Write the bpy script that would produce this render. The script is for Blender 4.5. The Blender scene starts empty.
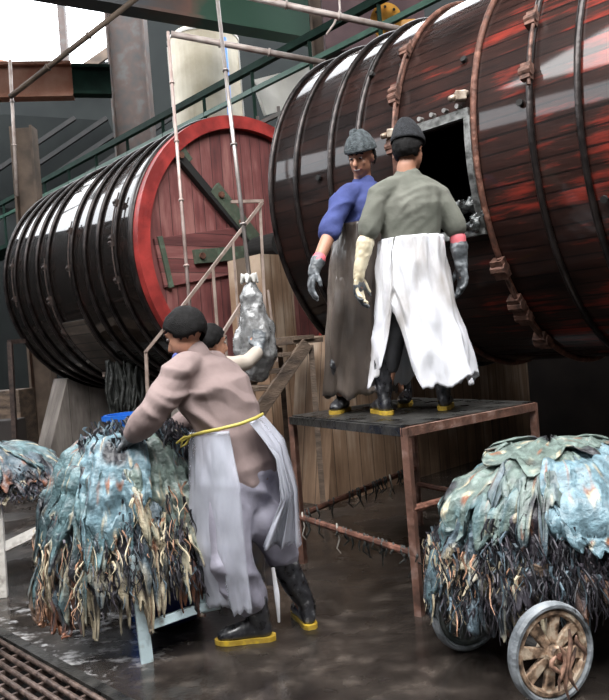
import bpy, bmesh, math, random
from mathutils import Vector, Matrix, noise as mn
random.seed(7)
PI = math.pi
S = bpy.context.scene
COL = S.collection
V = Vector
# ---------------------------------------------------------------- camera model
F_, H, ROLL, PIT = 720.0, 1.35, -0.078, 0.004
def ray(px, py):
    x = (px-304.5)/F_; z = -(py-350)/F_
    c, s = math.cos(ROLL), math.sin(ROLL); x, z = c*x-s*z, s*x+c*z
    c, s = math.cos(PIT), math.sin(PIT); d = V((x, c+s*z, -s+c*z)); return d/d.y
def at(px, py, dep): return V((0, 0, H))+ray(px, py)*dep
def atz(px, py, z=0.0):
    d = ray(px, py); return V((0, 0, H))+d*((z-H)/d.z)
# ---------------------------------------------------------------- object helpers
MW = {}
def put(o, parent):
    if parent: o.parent = parent
def thing(name, label, cat, loc=(0, 0, 0), rz=0.0, group=None):
    o = bpy.data.objects.new(name, None); COL.objects.link(o)
    o.location = loc; o.rotation_euler = (0, 0, rz); o.empty_display_size = .1
    MW[o.name] = Matrix.Translation(V(loc)) @ Matrix.Rotation(rz, 4, 'Z')
    return tag(o, label, cat, group)
def tag(o, label, cat, group=None, kind=None):
    o['label'] = label; o['category'] = cat
    if group: o['group'] = group
    if kind: o['kind'] = kind
    return o
def obj(name, bm, mat, parent=None, smooth=False, bevel=0.0, origin=None):
    """bm is in world coordinates (or a ready mesh)"""
    me = bm if isinstance(bm, bpy.types.Mesh) else bpy.data.meshes.new(name)
    if me is not bm:
        bmesh.ops.recalc_face_normals(bm, faces=bm.faces) if getattr(bm, '_rc', None) else None
        bm.to_mesh(me); bm.free()
    me.name = name
    o = bpy.data.objects.new(name, me); COL.objects.link(o)
    pm = MW[parent.name] if parent else Matrix.Identity(4)
    if origin is not None:
        mw = Matrix.Translation(V(origin))
    else:
        mw = pm if parent else None
        if mw is None:
            vs = [v.co for v in me.vertices]
            lo = V([min(v[i] for v in vs) for i in range(3)]); hi = V([max(v[i] for v in vs) for i in range(3)])
            mw = Matrix.Translation(V(((lo.x+hi.x)/2, (lo.y+hi.y)/2, lo.z)))
    me.transform(mw.inverted())
    if parent:
        o.parent = parent; o.matrix_local = pm.inverted() @ mw
    else:
        o.matrix_local = mw
    MW[o.name] = mw
    if mat: me.materials.clear(); me.materials.append(mat)
    if smooth:
        for p in me.polygons: p.use_smooth = True
    if bevel:
        b = o.modifiers.new('b', 'BEVEL'); b.width = bevel; b.segments = 2; b.limit_method = 'ANGLE'
    return o
def struct(name, bm, mat, parent=None, **k):
    o = obj(name, bm, mat, parent, **k)
    if not parent: o['kind'] = 'structure'
    return o
def B(): return bmesh.new()
def quad(bm, pts):
    return bm.faces.new([bm.verts.new(p) for p in pts])
def box(bm, c, size, rot=None, M=None):
    c = V(c); hs = V(size)/2; R = rot or Matrix.Identity(3); vs = []
    for sx in (-1, 1):
        for sy in (-1, 1):
            for sz in (-1, 1):
                p = c+R@V((sx*hs.x, sy*hs.y, sz*hs.z)); p = M@p if M else p
                vs.append(bm.verts.new(p))
    for f in ((0, 1, 3, 2), (4, 6, 7, 5), (0, 4, 5, 1), (2, 3, 7, 6), (0, 2, 6, 4), (1, 5, 7, 3)):
        bm.faces.new([vs[i] for i in f])
def bar(bm, p0, p1, w, h, up=V((0, 0, 1)), M=None):
    p0, p1 = V(p0), V(p1); t = (p1-p0); L = t.length; t.normalize()
    s = t.cross(up)
    if s.length < 1e-4: s = t.cross(V((1, 0, 0)))
    s.normalize(); u = s.cross(t)
    R = Matrix((t, s, u)).transposed()
    box(bm, (p0+p1)/2, (L, w, h), R, M)
def ibeam(bm, p0, p1, w, h, t, up):
    p0, p1 = V(p0), V(p1); d = (p1-p0).normalized(); s = d.cross(up).normalized(); u = s.cross(d)
    bar(bm, p0, p1, t, h, up)
    for k in (-1, 1): bar(bm, p0+u*k*(h/2), p1+u*k*(h/2), w, t*1.6, up)
def frames(pts, side):
    n = len(pts); out = []
    s = V(side) if side is not None else None
    for i in range(n):
        t = (pts[min(i+1, n-1)]-pts[max(i-1, 0)])
        if t.length < 1e-7: t = V((0, 0, 1))
        t.normalize()
        if s is None:
            s = t.cross(V((0, 0, 1)))
            if s.length < .05: s = t.cross(V((1, 0, 0)))
        s = s-t*s.dot(t)
        if s.length < 1e-4: s = t.cross(V((0.3, 1, 0)))
        s = s.normalized(); out.append((t, s, t.cross(s)))
    return out
def tube(bm, pts, rad, seg=14, side=None, cap=True, flat=False):
    pts = [V(p) for p in pts]
    if not isinstance(rad, (list, tuple)): rad = [rad]*len(pts)
    rad = [(r, r) if not isinstance(r, (tuple, list)) else r for r in rad]
    fr = frames(pts, side); rings = []
    def ring(p, f, r):
        return [bm.verts.new(p+f[1]*(r[0]*math.cos(2*PI*k/seg))+f[2]*(r[1]*math.sin(2*PI*k/seg))) for k in range(seg)]
    def capr(i, sg):
        out = []
        if flat or not cap: return out
        p, f, r = pts[i], fr[i], rad[i]; m = min(r)
        for a in (30, 60):
            a = math.radians(a); out.append(ring(p+f[0]*sg*m*math.sin(a), f, (r[0]*math.cos(a), r[1]*math.cos(a))))
        return out
    rings = list(reversed(capr(0, -1)))+[ring(p, f, r) for p, f, r in zip(pts, fr, rad)]+capr(len(pts)-1, 1)
    for a, b in zip(rings, rings[1:]):
        for k in range(seg): bm.faces.new([a[k], a[(k+1) % seg], b[(k+1) % seg], b[k]])
    if cap:
        bm.faces.new(list(reversed(rings[0]))); bm.faces.new(rings[-1])
def ell(bm, c, rx, ry, rz, X=None, Y=None, Z=None, sub=3):
    r = bmesh.ops.create_icosphere(bm, subdivisions=sub, radius=1.0)
    X = X or V((1, 0, 0)); Y = Y or V((0, 1, 0)); Z = Z or V((0, 0, 1)); c = V(c)
    for v in r['verts']:
        q = v.co.copy(); v.co = c+X*(q.x*rx)+Y*(q.y*ry)+Z*(q.z*rz)
    return r['verts']
def skin(name, bm, mat, parent, voxel=.012, smooth=4, amp=0.0, sc=8.0, stretch=(1, 1, .5), fn=None, crease=None):
    """union of closed blobs -> ONE continuous mesh"""
    me = bpy.data.meshes.new('t'); bm.to_mesh(me); bm.free()
    o = bpy.data.objects.new('t', me); COL.objects.link(o)
    r = o.modifiers.new('r', 'REMESH'); r.mode = 'VOXEL'; r.voxel_size = voxel
    if smooth:
        s = o.modifiers.new('s', 'SMOOTH'); s.iterations = smooth; s.factor = .5
    dg = bpy.context.evaluated_depsgraph_get(); dg.update()
    m2 = bpy.data.meshes.new_from_object(o.evaluated_get(dg))
    bpy.data.objects.remove(o); bpy.data.meshes.remove(me)
    if amp:
        ns = [v.normal.copy() for v in m2.vertices]
        for v, n in zip(m2.vertices, ns):
            q = V((v.co.x*stretch[0], v.co.y*stretch[1], v.co.z*stretch[2]))*sc
            v.co += n*amp*(mn.noise(q)+.5*mn.noise(q*2.3)+ (1-abs(mn.noise(q*1.3+V((9, 3, 1)))*2))*.6-.4)
    if crease:
        e1, ca, cs = crease; e1 = V(e1).normalized(); ns = [v.normal.copy() for v in m2.vertices]
        for v, n in zip(m2.vertices, ns):
            p = v.co; d_ = p.dot(e1); q = p-e1*d_; w_ = q*cs*.3+e1*(d_*cs+.6*mn.noise(p*4))
            r_ = 1-abs(mn.noise(w_))*3.2; m_ = .5+mn.noise(p*3+V((5, 5, 5)))*1.4
            v.co += n*ca*max(r_, -.4)*max(0, min(1, m_))
    if fn:
        for v in m2.vertices: v.co = fn(v.co.copy())
    return obj(name, m2, mat, parent, smooth=True)
# ---------------------------------------------------------------- materials
def newmat(name):
    m = bpy.data.materials.new(name); m.use_nodes = True; nt = m.node_tree
    return m, nt, nt.nodes['Principled BSDF'], nt.nodes['Material Output']
def mat(name, c1, c2=None, c3=None, scale=4., stretch=(1, 1, 1), rough=.6, rough2=None, metal=0., bump=0., bscale=30.,
        coat=0., lo=.35, hi=.65, alpha=1., alpha2=None, detail=6., sheen=0., spec=.5, emit=None):
    m, nt, bs, out = newmat(name); N, L = nt.nodes, nt.links
    tc = N.new('ShaderNodeTexCoord'); mp = N.new('ShaderNodeMapping'); mp.inputs['Scale'].default_value = stretch
    L.new(tc.outputs['Object'], mp.inputs['Vector'])
    nz = N.new('ShaderNodeTexNoise'); nz.inputs['Scale'].default_value = scale; nz.inputs['Detail'].default_value = detail
    L.new(mp.outputs[0], nz.inputs['Vector'])
    cr = N.new('ShaderNodeValToRGB'); e = cr.color_ramp.elements
    c2 = c2 or c1
    e[0].position = lo; e[0].color = (*c1, 1); e[1].position = hi; e[1].color = (*c2, 1)
    if c3:
        x = e.new((lo+hi)/2+.04); x.color = (*c3, 1)
    L.new(nz.outputs['Fac'], cr.inputs['Fac']); L.new(cr.outputs['Color'], bs.inputs['Base Color'])
    bs.inputs['Metallic'].default_value = metal; bs.inputs['Roughness'].default_value = rough
    bs.inputs['Specular IOR Level'].default_value = spec
    if rough2 is not None:
        mr = N.new('ShaderNodeMapRange'); mr.inputs[1].default_value = .35; mr.inputs[2].default_value = .65
        mr.inputs[3].default_value = rough; mr.inputs[4].default_value = rough2
        L.new(nz.outputs['Fac'], mr.inputs[0]); L.new(mr.outputs[0], bs.inputs['Roughness'])
    bs.inputs['Coat Weight'].default_value = coat; bs.inputs['Coat Roughness'].default_value = .12
    if bump:
        n2 = N.new('ShaderNodeTexNoise'); n2.inputs['Scale'].default_value = bscale; n2.inputs['Detail'].default_value = 5
        L.new(mp.outputs[0], n2.inputs['Vector'])
        bp = N.new('ShaderNodeBump'); bp.inputs['Strength'].default_value = bump; bp.inputs['Distance'].default_value = .02
        L.new(n2.outputs['Fac'], bp.inputs['Height']); L.new(bp.outputs[0], bs.inputs['Normal'])
    if alpha2 is not None:
        mr = N.new('ShaderNodeMapRange'); mr.inputs[1].default_value = .4; mr.inputs[2].default_value = .6
        mr.inputs[3].default_value = alpha; mr.inputs[4].default_value = alpha2
        L.new(nz.outputs['Fac'], mr.inputs[0]); L.new(mr.outputs[0], bs.inputs['Alpha'])
    else: bs.inputs['Alpha'].default_value = alpha
    if emit:
        bs.inputs['Emission Color'].default_value = (*emit[:3], 1); bs.inputs['Emission Strength'].default_value = emit[3]
    return m
def planks(name, dark, mid, red, width=.11, redlo=.5, redhi=.62, grad=None, rough=.35, coat=.3, seam=.06, along=1.0, bump=.5, spec=.5):
    """boards from UV: u across the boards (m), v along them (m)"""
    m, nt, bs, out = newmat(name); N, L = nt.nodes, nt.links
    uv = N.new('ShaderNodeUVMap'); sp = N.new('ShaderNodeSeparateXYZ'); L.new(uv.outputs[0], sp.inputs[0])
    def mth(op, a, b=None, c=None):
        n = N.new('ShaderNodeMath'); n.operation = op
        for i, q in enumerate((a, b, c)):
            if q is None: continue
            if isinstance(q, (int, float)): n.inputs[i].default_value = q
            else: L.new(q, n.inputs[i])
        return n.outputs[0]
    u = mth('DIVIDE', sp.outputs[0], width); fl = mth('FLOOR', u); fr = mth('SUBTRACT', u, fl)
    wn = N.new('ShaderNodeTexWhiteNoise'); wn.noise_dimensions = '1D'; L.new(fl, wn.inputs['W'])
    cb = N.new('ShaderNodeCombineXYZ'); L.new(mth('MULTIPLY', sp.outputs[0], 14.), cb.inputs[0])
    L.new(mth('MULTIPLY', sp.outputs[1], 1.6*along), cb.inputs[1]); L.new(mth('MULTIPLY', fl, .37), cb.inputs[2])
    nz = N.new('ShaderNodeTexNoise'); nz.inputs['Scale'].default_value = 1.3; nz.inputs['Detail'].default_value = 8
    nz.inputs['Roughness'].default_value = .65; L.new(cb.outputs[0], nz.inputs['Vector'])
    cb2 = N.new('ShaderNodeCombineXYZ'); L.new(mth('MULTIPLY', sp.outputs[0], 1.7), cb2.inputs[0]); L.new(mth('MULTIPLY', sp.outputs[1], 1.3), cb2.inputs[1])
    nb = N.new('ShaderNodeTexNoise'); nb.inputs['Scale'].default_value = 1.5; nb.inputs['Detail'].default_value = 3; L.new(cb2.outputs[0], nb.inputs['Vector'])
    f = mth('ADD', mth('MULTIPLY', nz.outputs['Fac'], .55), mth('MULTIPLY', nb.outputs['Fac'], .45))
    f = mth('ADD', f, mth('MULTIPLY', mth('SUBTRACT', wn.outputs['Value'], .5), .12))
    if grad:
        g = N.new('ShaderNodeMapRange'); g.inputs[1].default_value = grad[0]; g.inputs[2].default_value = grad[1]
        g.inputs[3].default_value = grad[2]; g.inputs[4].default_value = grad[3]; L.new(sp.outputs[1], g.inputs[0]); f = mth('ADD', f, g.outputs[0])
    cr = N.new('ShaderNodeValToRGB'); e = cr.color_ramp.elements
    e[0].position = redlo-.22; e[0].color = (*dark, 1); e[1].position = redhi; e[1].color = (*red, 1)
    x = e.new(redlo); x.color = (*mid, 1)
    L.new(f, cr.inputs['Fac'])
    sm = mth('GREATER_THAN', mth('ABSOLUTE', mth('SUBTRACT', fr, .5)), .5-seam)
    mx = N.new('ShaderNodeMix'); mx.data_type = 'RGBA'; L.new(mth('MULTIPLY', sm, .75), mx.inputs['Factor'])
    L.new(cr.outputs['Color'], mx.inputs[6]); mx.inputs[7].default_value = (dark[0]*.3, dark[1]*.3, dark[2]*.3, 1)
    L.new(mx.outputs[2], bs.inputs['Base Color'])
    bp = N.new('ShaderNodeBump'); bp.inputs['Strength'].default_value = bump; bp.inputs['Distance'].default_value = .012
    L.new(mth('SUBTRACT', nz.outputs['Fac'], sm), bp.inputs['Height']); L.new(bp.outputs[0], bs.inputs['Normal'])
    mr = N.new('ShaderNodeMapRange'); mr.inputs[1].default_value = .35; mr.inputs[2].default_value = .65
    mr.inputs[3].default_value = rough; mr.inputs[4].default_value = rough+.25; L.new(nz.outputs['Fac'], mr.inputs[0]); L.new(mr.outputs[0], bs.inputs['Roughness'])
    bs.inputs['Coat Weight'].default_value = coat; bs.inputs['Coat Roughness'].default_value = .07; bs.inputs['Specular IOR Level'].default_value = spec
    return m
def vcol(name, rough=.5, bump=.4, bscale=60, coat=0.):
    m, nt, bs, out = newmat(name); N, L = nt.nodes, nt.links
    a = N.new('ShaderNodeVertexColor'); a.layer_name = 'Col'
    nz = N.new('ShaderNodeTexNoise'); nz.inputs['Scale'].default_value = 22; nz.inputs['Detail'].default_value = 8
    tc = N.new('ShaderNodeTexCoord'); L.new(tc.outputs['Object'], nz.inputs['Vector'])
    mr = N.new('ShaderNodeMapRange'); mr.inputs[1].default_value = .3; mr.inputs[2].default_value = .7; mr.inputs[3].default_value = .45; mr.inputs[4].default_value = 1.35
    L.new(nz.outputs['Fac'], mr.inputs[0])
    mx = N.new('ShaderNodeVectorMath'); mx.operation = 'SCALE'; L.new(a.outputs['Color'], mx.inputs[0]); L.new(mr.outputs[0], mx.inputs['Scale'])
    L.new(mx.outputs[0], bs.inputs['Base Color']); bs.inputs['Roughness'].default_value = rough
    n2 = N.new('ShaderNodeTexNoise'); n2.inputs['Scale'].default_value = bscale; n2.inputs['Detail'].default_value = 6; L.new(tc.outputs['Object'], n2.inputs['Vector'])
    bp = N.new('ShaderNodeBump'); bp.inputs['Strength'].default_value = bump; bp.inputs['Distance'].default_value = .015
    L.new(n2.outputs['Fac'], bp.inputs['Height']); L.new(bp.outputs[0], bs.inputs['Normal'])
    bs.inputs['Coat Weight'].default_value = coat
    return m
M = {}
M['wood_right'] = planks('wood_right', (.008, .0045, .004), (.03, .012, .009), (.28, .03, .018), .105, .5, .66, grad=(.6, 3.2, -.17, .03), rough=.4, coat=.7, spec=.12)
M['wood_left'] = planks('wood_left', (.004, .003, .003), (.008, .005, .004), (.025, .01, .008), .105, .55, .75, rough=.45, coat=1., spec=.06)
M['face_red'] = planks('face_red', (.06, .02, .02), (.17, .05, .047), (.3, .13, .115), .14, .48, .66, rough=.55, coat=.05, seam=.03)
M['rim_red'] = mat('rim_red', (.2, .02, .018), (.42, .045, .038), scale=5, rough=.45, bump=.3)
M['hoop'] = mat('hoop', (.012, .01, .01), (.05, .04, .038), scale=9, rough=.3, metal=.6, bump=.2)
M['rusty'] = mat('rusty', (.07, .03, .02), (.24, .11, .075), (.14, .055, .035), scale=14, rough=.65, metal=.2, bump=.6)
M['clamp'] = mat('clamp', (.05, .025, .018), (.22, .11, .08), scale=20, rough=.6, metal=.3, bump=.5)
M['clamp_dark'] = mat('clamp_dark', (.02, .014, .012), (.07, .045, .038), scale=20, rough=.6, metal=.3)
M['dark'] = mat('dark', (.008, .008, .008), (.015, .013, .012), rough=.8)
M['green'] = mat('green', (.018, .06, .04), (.03, .09, .06), scale=6, rough=.5, bump=.1)
M['green_dark'] = mat('green_dark', (.004, .014, .01), (.008, .026, .018), scale=6, rough=.75, spec=.15)
M['green_bracket'] = mat('green_bracket', (.05, .075, .05), (.09, .13, .09), (.07, .08, .055), scale=12, rough=.6, bump=.3)
M['steel_grey'] = mat('steel_grey', (.05, .05, .05), (.1, .095, .09), (.09, .06, .05), scale=3, rough=.6)
M['girder'] = None
M['rust_beam'] = mat('rust_beam', (.26, .1, .055), (.38, .2, .14), scale=2.5, rough=.7, bump=.3)
M['tan_metal'] = mat('tan_metal', (.06, .042, .03), (.15, .105, .075), scale=3, rough=.7)
M['wall_dark'] = mat('wall_dark', (.004, .006, .006), (.009, .012, .011), scale=1.2, rough=.9)
M['cream'] = mat('cream', (.4, .34, .24), (.56, .5, .38), scale=2.2, rough=.5, bump=.1)
M['tank_edge'] = mat('tank_edge', (.5, .48, .44), (.65, .62, .58), scale=4, rough=.5)
M['pipe_blue'] = mat('pipe_blue', (.03, .16, .5), (.05, .22, .6), rough=.4)
M['pipe_pale'] = mat('pipe_pale', (.32, .25, .22), (.5, .43, .4), scale=8, rough=.5, metal=.2)
M['rod_pink'] = mat('rod_pink', (.35, .25, .22), (.5, .4, .37), scale=10, rough=.5, metal=.3)
M['rod_steel'] = mat('rod_steel', (.28, .24, .22), (.42, .38, .36), scale=10, rough=.35, metal=.6)
M['panel_white'] = mat('panel_white', (.6, .58, .52), (.75, .73, .68), scale=2, rough=.6)
M['yellow_machine'] = mat('yellow_machine', (.5, .22, .03), (.65, .33, .05), scale=9, rough=.5)
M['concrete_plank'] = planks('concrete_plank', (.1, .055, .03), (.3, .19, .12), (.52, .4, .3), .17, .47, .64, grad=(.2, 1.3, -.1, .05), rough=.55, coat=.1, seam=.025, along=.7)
M['concrete_grey'] = planks('concrete_grey', (.06, .05, .044), (.2, .17, .15), (.32, .28, .25), .3, .45, .62, rough=.7, coat=0, seam=.01)
M['concrete_dark'] = mat('concrete_dark', (.012, .009, .008), (.04, .03, .026), scale=1.5, rough=.8)
M['rag'] = mat('rag', (.012, .013, .012), (.05, .052, .048), scale=14, rough=.4, bump=.8)
M['steel_frame'] = mat('steel_frame', (.1, .055, .042), (.27, .17, .14), (.18, .09, .065), scale=12, rough=.55, metal=.3, bump=.4)
M['black_steel'] = mat('black_steel', (.01, .01, .01), (.035, .033, .03), scale=9, rough=.22, rough2=.5, bump=.4)
M['strip_tan'] = mat('strip_tan', (.22, .16, .13), (.36, .28, .24), scale=10, rough=.5, metal=.3)
M['wood_old'] = mat('wood_old', (.04, .026, .018), (.14, .095, .065), scale=5, stretch=(1, 1, 3), rough=.7, bump=.5)
M['skin'] = mat('skin', (.36, .17, .105), (.46, .23, .15), scale=7, rough=.5)
M['hair'] = mat('hair', (.004, .0035, .0035), (.01, .009, .009), scale=60, rough=.6, spec=.15, bump=.4, bscale=200)
M['shirt_taupe'] = mat('shirt_taupe', (.17, .122, .115), (.27, .2, .19), scale=3, rough=.9, bump=.3, bscale=11)
M['trouser_grey'] = mat('trouser_grey', (.2, .19, .235), (.35, .335, .4), scale=4, rough=.8, bump=.2)
M['shirt_green'] = mat('shirt_green', (.1, .105, .085), (.155, .155, .13), scale=4, rough=.9, bump=.4, bscale=11)
M['shirt_blue'] = mat('shirt_blue', (.025, .035, .13), (.055, .075, .24), scale=6, rough=.85, bump=.2)
M['shirt_cream'] = mat('shirt_cream', (.36, .3, .25), (.5, .43, .37), scale=6, rough=.85)
M['apron_white'] = mat('apron_white', (.36, .33, .31), (.7, .7, .74), scale=5, stretch=(1, 1, .4), rough=.32, coat=.35, bump=.45, bscale=12, lo=.32, hi=.5)
M['apron_clear'] = mat('apron_clear', (.36, .37, .42), (.62, .63, .72), scale=6, stretch=(1, 1, .4), rough=.22, coat=.5, bump=.3, bscale=14, alpha=.85, alpha2=.4)
M['apron_brown'] = mat('apron_brown', (.035, .027, .022), (.2, .165, .14), (.09, .07, .058), scale=4, stretch=(1, 1, .6), rough=.35, coat=.3, bump=.4, bscale=14)
M['yellow'] = mat('yellow', (.4, .32, .05), (.5, .42, .1), scale=15, rough=.5)
M['sole'] = mat('sole', (.35, .22, .02), (.62, .42, .03), (.45, .3, .05), scale=25, rough=.45)
M['boot'] = mat('boot', (.012, .012, .014), (.2, .2, .2), (.035, .035, .04), scale=26, rough=.22, rough2=.5, coat=.3, lo=.42, hi=.72)
M['glove_grey'] = mat('glove_grey', (.04, .045, .05), (.3, .32, .34), (.12, .13, .14), scale=16, rough=.4, bump=.3)
M['glove_cream'] = mat('glove_cream', (.5, .42, .28), (.7, .62, .46), scale=12, rough=.5)
M['pink'] = mat('pink', (.7, .12, .16), (.75, .2, .22), rough=.5)
M['knit_dark'] = mat('knit_dark', (.012, .013, .016), (.03, .032, .038), scale=40, rough=.9, bump=1, bscale=150)
M['knit_grey'] = mat('knit_grey', (.035, .045, .05), (.12, .14, .15), scale=40, rough=.8, bump=1, bscale=150)
M['plastic_grey'] = mat('plastic_grey', (.12, .12, .12), (.4, .4, .4), (.22, .22, .22), scale=14, rough=.15, coat=.6, bump=1, bscale=16, alpha=.85, alpha2=.95)
M['eye'] = mat('eye', (.38, .34, .32), rough=.2)
M['lip'] = mat('lip', (.3, .08, .06), rough=.5)
M['teeth'] = mat('teeth', (.5, .45, .4), rough=.3)
M['blue_plastic'] = mat('blue_plastic', (.01, .09, .42), (.02, .14, .55), rough=.35)
M['blue_drum'] = mat('blue_drum', (.006, .012, .07), (.01, .02, .12), rough=.35)
M['paint_pale'] = mat('paint_pale', (.25, .24, .22), (.55, .68, .72), (.48, .58, .6), scale=16, rough=.5, bump=.3, lo=.3, hi=.5)
M['paint_white'] = mat('paint_white', (.2, .17, .15), (.55, .52, .48), scale=16, rough=.6, bump=.3, lo=.3, hi=.5)
M['wheel_cream'] = mat('wheel_cream', (.07, .045, .03), (.5, .4, .3), (.36, .24, .16), scale=22, rough=.55, bump=.5, lo=.38, hi=.58)
M['tyre'] = mat('tyre', (.08, .09, .1), (.28, .3, .32), scale=12, rough=.5, bump=.5)
M['wheel_green'] = mat('wheel_green', (.04, .05, .05), (.16, .17, .16), scale=14, rough=.5, bump=.5)
M['hide'] = vcol('hide', .42, .7, 45, .15)
M['hide_hair'] = vcol('hide_hair', .55, .2, 60)
M['grate'] = mat('grate', (.05, .035, .03), (.17, .12, .1), scale=22, rough=.4, metal=.4, bump=.5)
M['bolt'] = mat('bolt', (.2, .19, .18), (.4, .38, .36), rough=.35, metal=.7)
M['tile_floor'] = None
def floor_mat():
    m, nt, bs, out = newmat('wet_floor'); N, L = nt.nodes, nt.links
    tc = N.new('ShaderNodeTexCoord')
    def nz(s, d=6, st=(1, 1, 1), rg=.55):
        mp = N.new('ShaderNodeMapping'); mp.inputs['Scale'].default_value = st; L.new(tc.outputs['Object'], mp.inputs[0])
        n = N.new('ShaderNodeTexNoise'); n.inputs['Scale'].default_value = s; n.inputs['Detail'].default_value = d; n.inputs['Roughness'].default_value = rg
        L.new(mp.outputs[0], n.inputs['Vector']); return n.outputs['Fac']
    def ramp(f, els):
        c = N.new('ShaderNodeValToRGB'); e = c.color_ramp.elements
        e[0].position, e[0].color = els[0][0], (*els[0][1], 1); e[1].position, e[1].color = els[-1][0], (*els[-1][1], 1)
        for p, q in els[1:-1]: x = e.new(p); x.color = (*q, 1)
        L.new(f, c.inputs[0]); return c.outputs[0]
    big = nz(1.1, 5); fine = nz(7, 8)
    col = ramp(fine, [(.3, (.01, .008, .007)), (.55, (.026, .021, .018)), (.72, (.07, .057, .048))])
    foam = ramp(nz(5.5, 9, (1, 1.6, 1), .7), [(.52, (0, 0, 0)), (.6, (1, 1, 1))])
    # foam / lime streaks lie only on the left by the cart and drain
    gr = N.new('ShaderNodeTexGradient'); gr.gradient_type = 'SPHERICAL'; mp = N.new('ShaderNodeMapping'); mp.vector_type = 'TEXTURE'
    mp.inputs['Location'].default_value = FOAM; mp.inputs['Scale'].default_value = (.85, .75, 1); L.new(tc.outputs['Object'], mp.inputs[0]); L.new(mp.outputs[0], gr.inputs[0])
    g2 = ramp(gr.outputs['Fac'], [(.05, (0, 0, 0)), (.5, (1, 1, 1))])
    mu = N.new('ShaderNodeMix'); mu.data_type = 'RGBA'; mu.blend_type = 'MULTIPLY'; mu.inputs['Factor'].default_value = 1; L.new(foam, mu.inputs[6]); L.new(g2, mu.inputs[7])
    mx = N.new('ShaderNodeMix'); mx.data_type = 'RGBA'; L.new(mu.outputs[2], mx.inputs['Factor']); L.new(col, mx.inputs[6]); mx.inputs[7].default_value = (.45, .44, .44, 1)
    L.new(mx.outputs[2], bs.inputs['Base Color'])
    r = N.new('ShaderNodeMapRange'); r.inputs[1].default_value = .38; r.inputs[2].default_value = .62; r.inputs[3].default_value = .08; r.inputs[4].default_value = .38
    L.new(big, r.inputs[0]); L.new(r.outputs[0], bs.inputs['Roughness'])
    bp = N.new('ShaderNodeBump'); bp.inputs['Strength'].default_value = .35; bp.inputs['Distance'].default_value = .02
    L.new(nz(5, 8), bp.inputs['Height']); L.new(bp.outputs[0], bs.inputs['Normal'])
    return m
FOAM = (-1.35, 3.6, 0)
M['floor'] = floor_mat()
def girder_mat():
    m, nt, bs, out = newmat('girder_paint'); N, L = nt.nodes, nt.links
    tc = N.new('ShaderNodeTexCoord'); sp = N.new('ShaderNodeSeparateXYZ'); L.new(tc.outputs['Object'], sp.inputs[0])
    nz = N.new('ShaderNodeTexNoise'); nz.inputs['Scale'].default_value = 1.6; nz.inputs['Detail'].default_value = 6; L.new(tc.outputs['Object'], nz.inputs[0])
    ad = N.new('ShaderNodeMath'); ad.operation = 'MULTIPLY_ADD'; L.new(nz.outputs['Fac'], ad.inputs[0]); ad.inputs[1].default_value = 1.4; L.new(sp.outputs[0], ad.inputs[2])
    c = N.new('ShaderNodeValToRGB'); e = c.color_ramp.elements
    mr = N.new('ShaderNodeMapRange'); mr.inputs[1].default_value = -2.5; mr.inputs[2].default_value = 2.5; L.new(ad.outputs[0], mr.inputs[0])
    e[0].position = .6; e[0].color = (.075, .078, .085, 1); e[1].position = .78; e[1].color = (.03, .085, .055, 1)
    x = e.new(.66); x.color = (.1, .07, .062, 1); x = e.new(.71); x.color = (.17, .085, .065, 1)
    L.new(mr.outputs[0], c.inputs[0]); L.new(c.outputs[0], bs.inputs['Base Color']); bs.inputs['Roughness'].default_value = .6
    return m
M['girder'] = girder_mat()
# ---------------------------------------------------------------- axes of the drums
R = 1.5
TH1, TH2 = .746, .781
Cl = V((-.498, 8.158, 2.481)); Cr = V((.86, 7.1025, 2.583))
def drum_matrix(C, th): return Matrix.Translation((C.x, C.y, 0)) @ Matrix.Rotation(th-PI/2, 4, 'Z')
ML, MR = drum_matrix(Cl, TH1), drum_matrix(Cr, TH2)    # local x = along axis towards the near right, y = away, z up
# ================================================================= SETTING
u45 = V((math.sin(.76), -math.cos(.76), 0)); v45 = V((math.cos(.76), math.sin(.76), 0))
# drain pit rectangle: right edge runs from px (0,640) to px (110,700)
gA, gB = atz(0, 636), atz(118, 703)
gd = (gB-gA).normalized(); gn = V((gd.y, -gd.x, 0))      # gn points to the near left
if gn.dot(V((-1, -1, 0))) < 0: gn = -gn
g0 = gA-gd*.6; gl, gw = 3.0, .95
Mg = Matrix.Translation(g0) @ Matrix(((gd.x, gn.x, 0, 0), (gd.y, gn.y, 0, 0), (0, 0, 1, 0), (0, 0, 0, 1)))
bm = B()
def fq(x0, x1, y0, y1, z=0): quad(bm, [Mg@V(p) for p in ((x0, y0, z), (x0, y1, z), (x1, y1, z), (x1, y0, z))])
Bx = 26
fq(-Bx, 0, -Bx, Bx); fq(gl, Bx, -Bx, Bx); fq(0, gl, -Bx, 0); fq(0, gl, gw, Bx)
for f in bm.faces:
    f.normal_update()
    if f.normal.z < 0: f.normal_flip()
struct('floor', bm, M['floor'], origin=(0, 0, 0))
bm = B()
for a, b in (((0, 0), (gl, 0)), ((gl, 0), (gl, gw)), ((gl, gw), (0, gw)), ((0, gw), (0, 0))):
    quad(bm, [Mg@V((a[0], a[1], 0)), Mg@V((b[0], b[1], 0)), Mg@V((b[0], b[1], -.3)), Mg@V((a[0], a[1], -.3))])
quad(bm, [Mg@V(p) for p in ((0, 0, -.3), (gl, 0, -.3), (gl, gw, -.3), (0, gw, -.3))])
struct('trim_1', bm, M['dark'])
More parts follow.
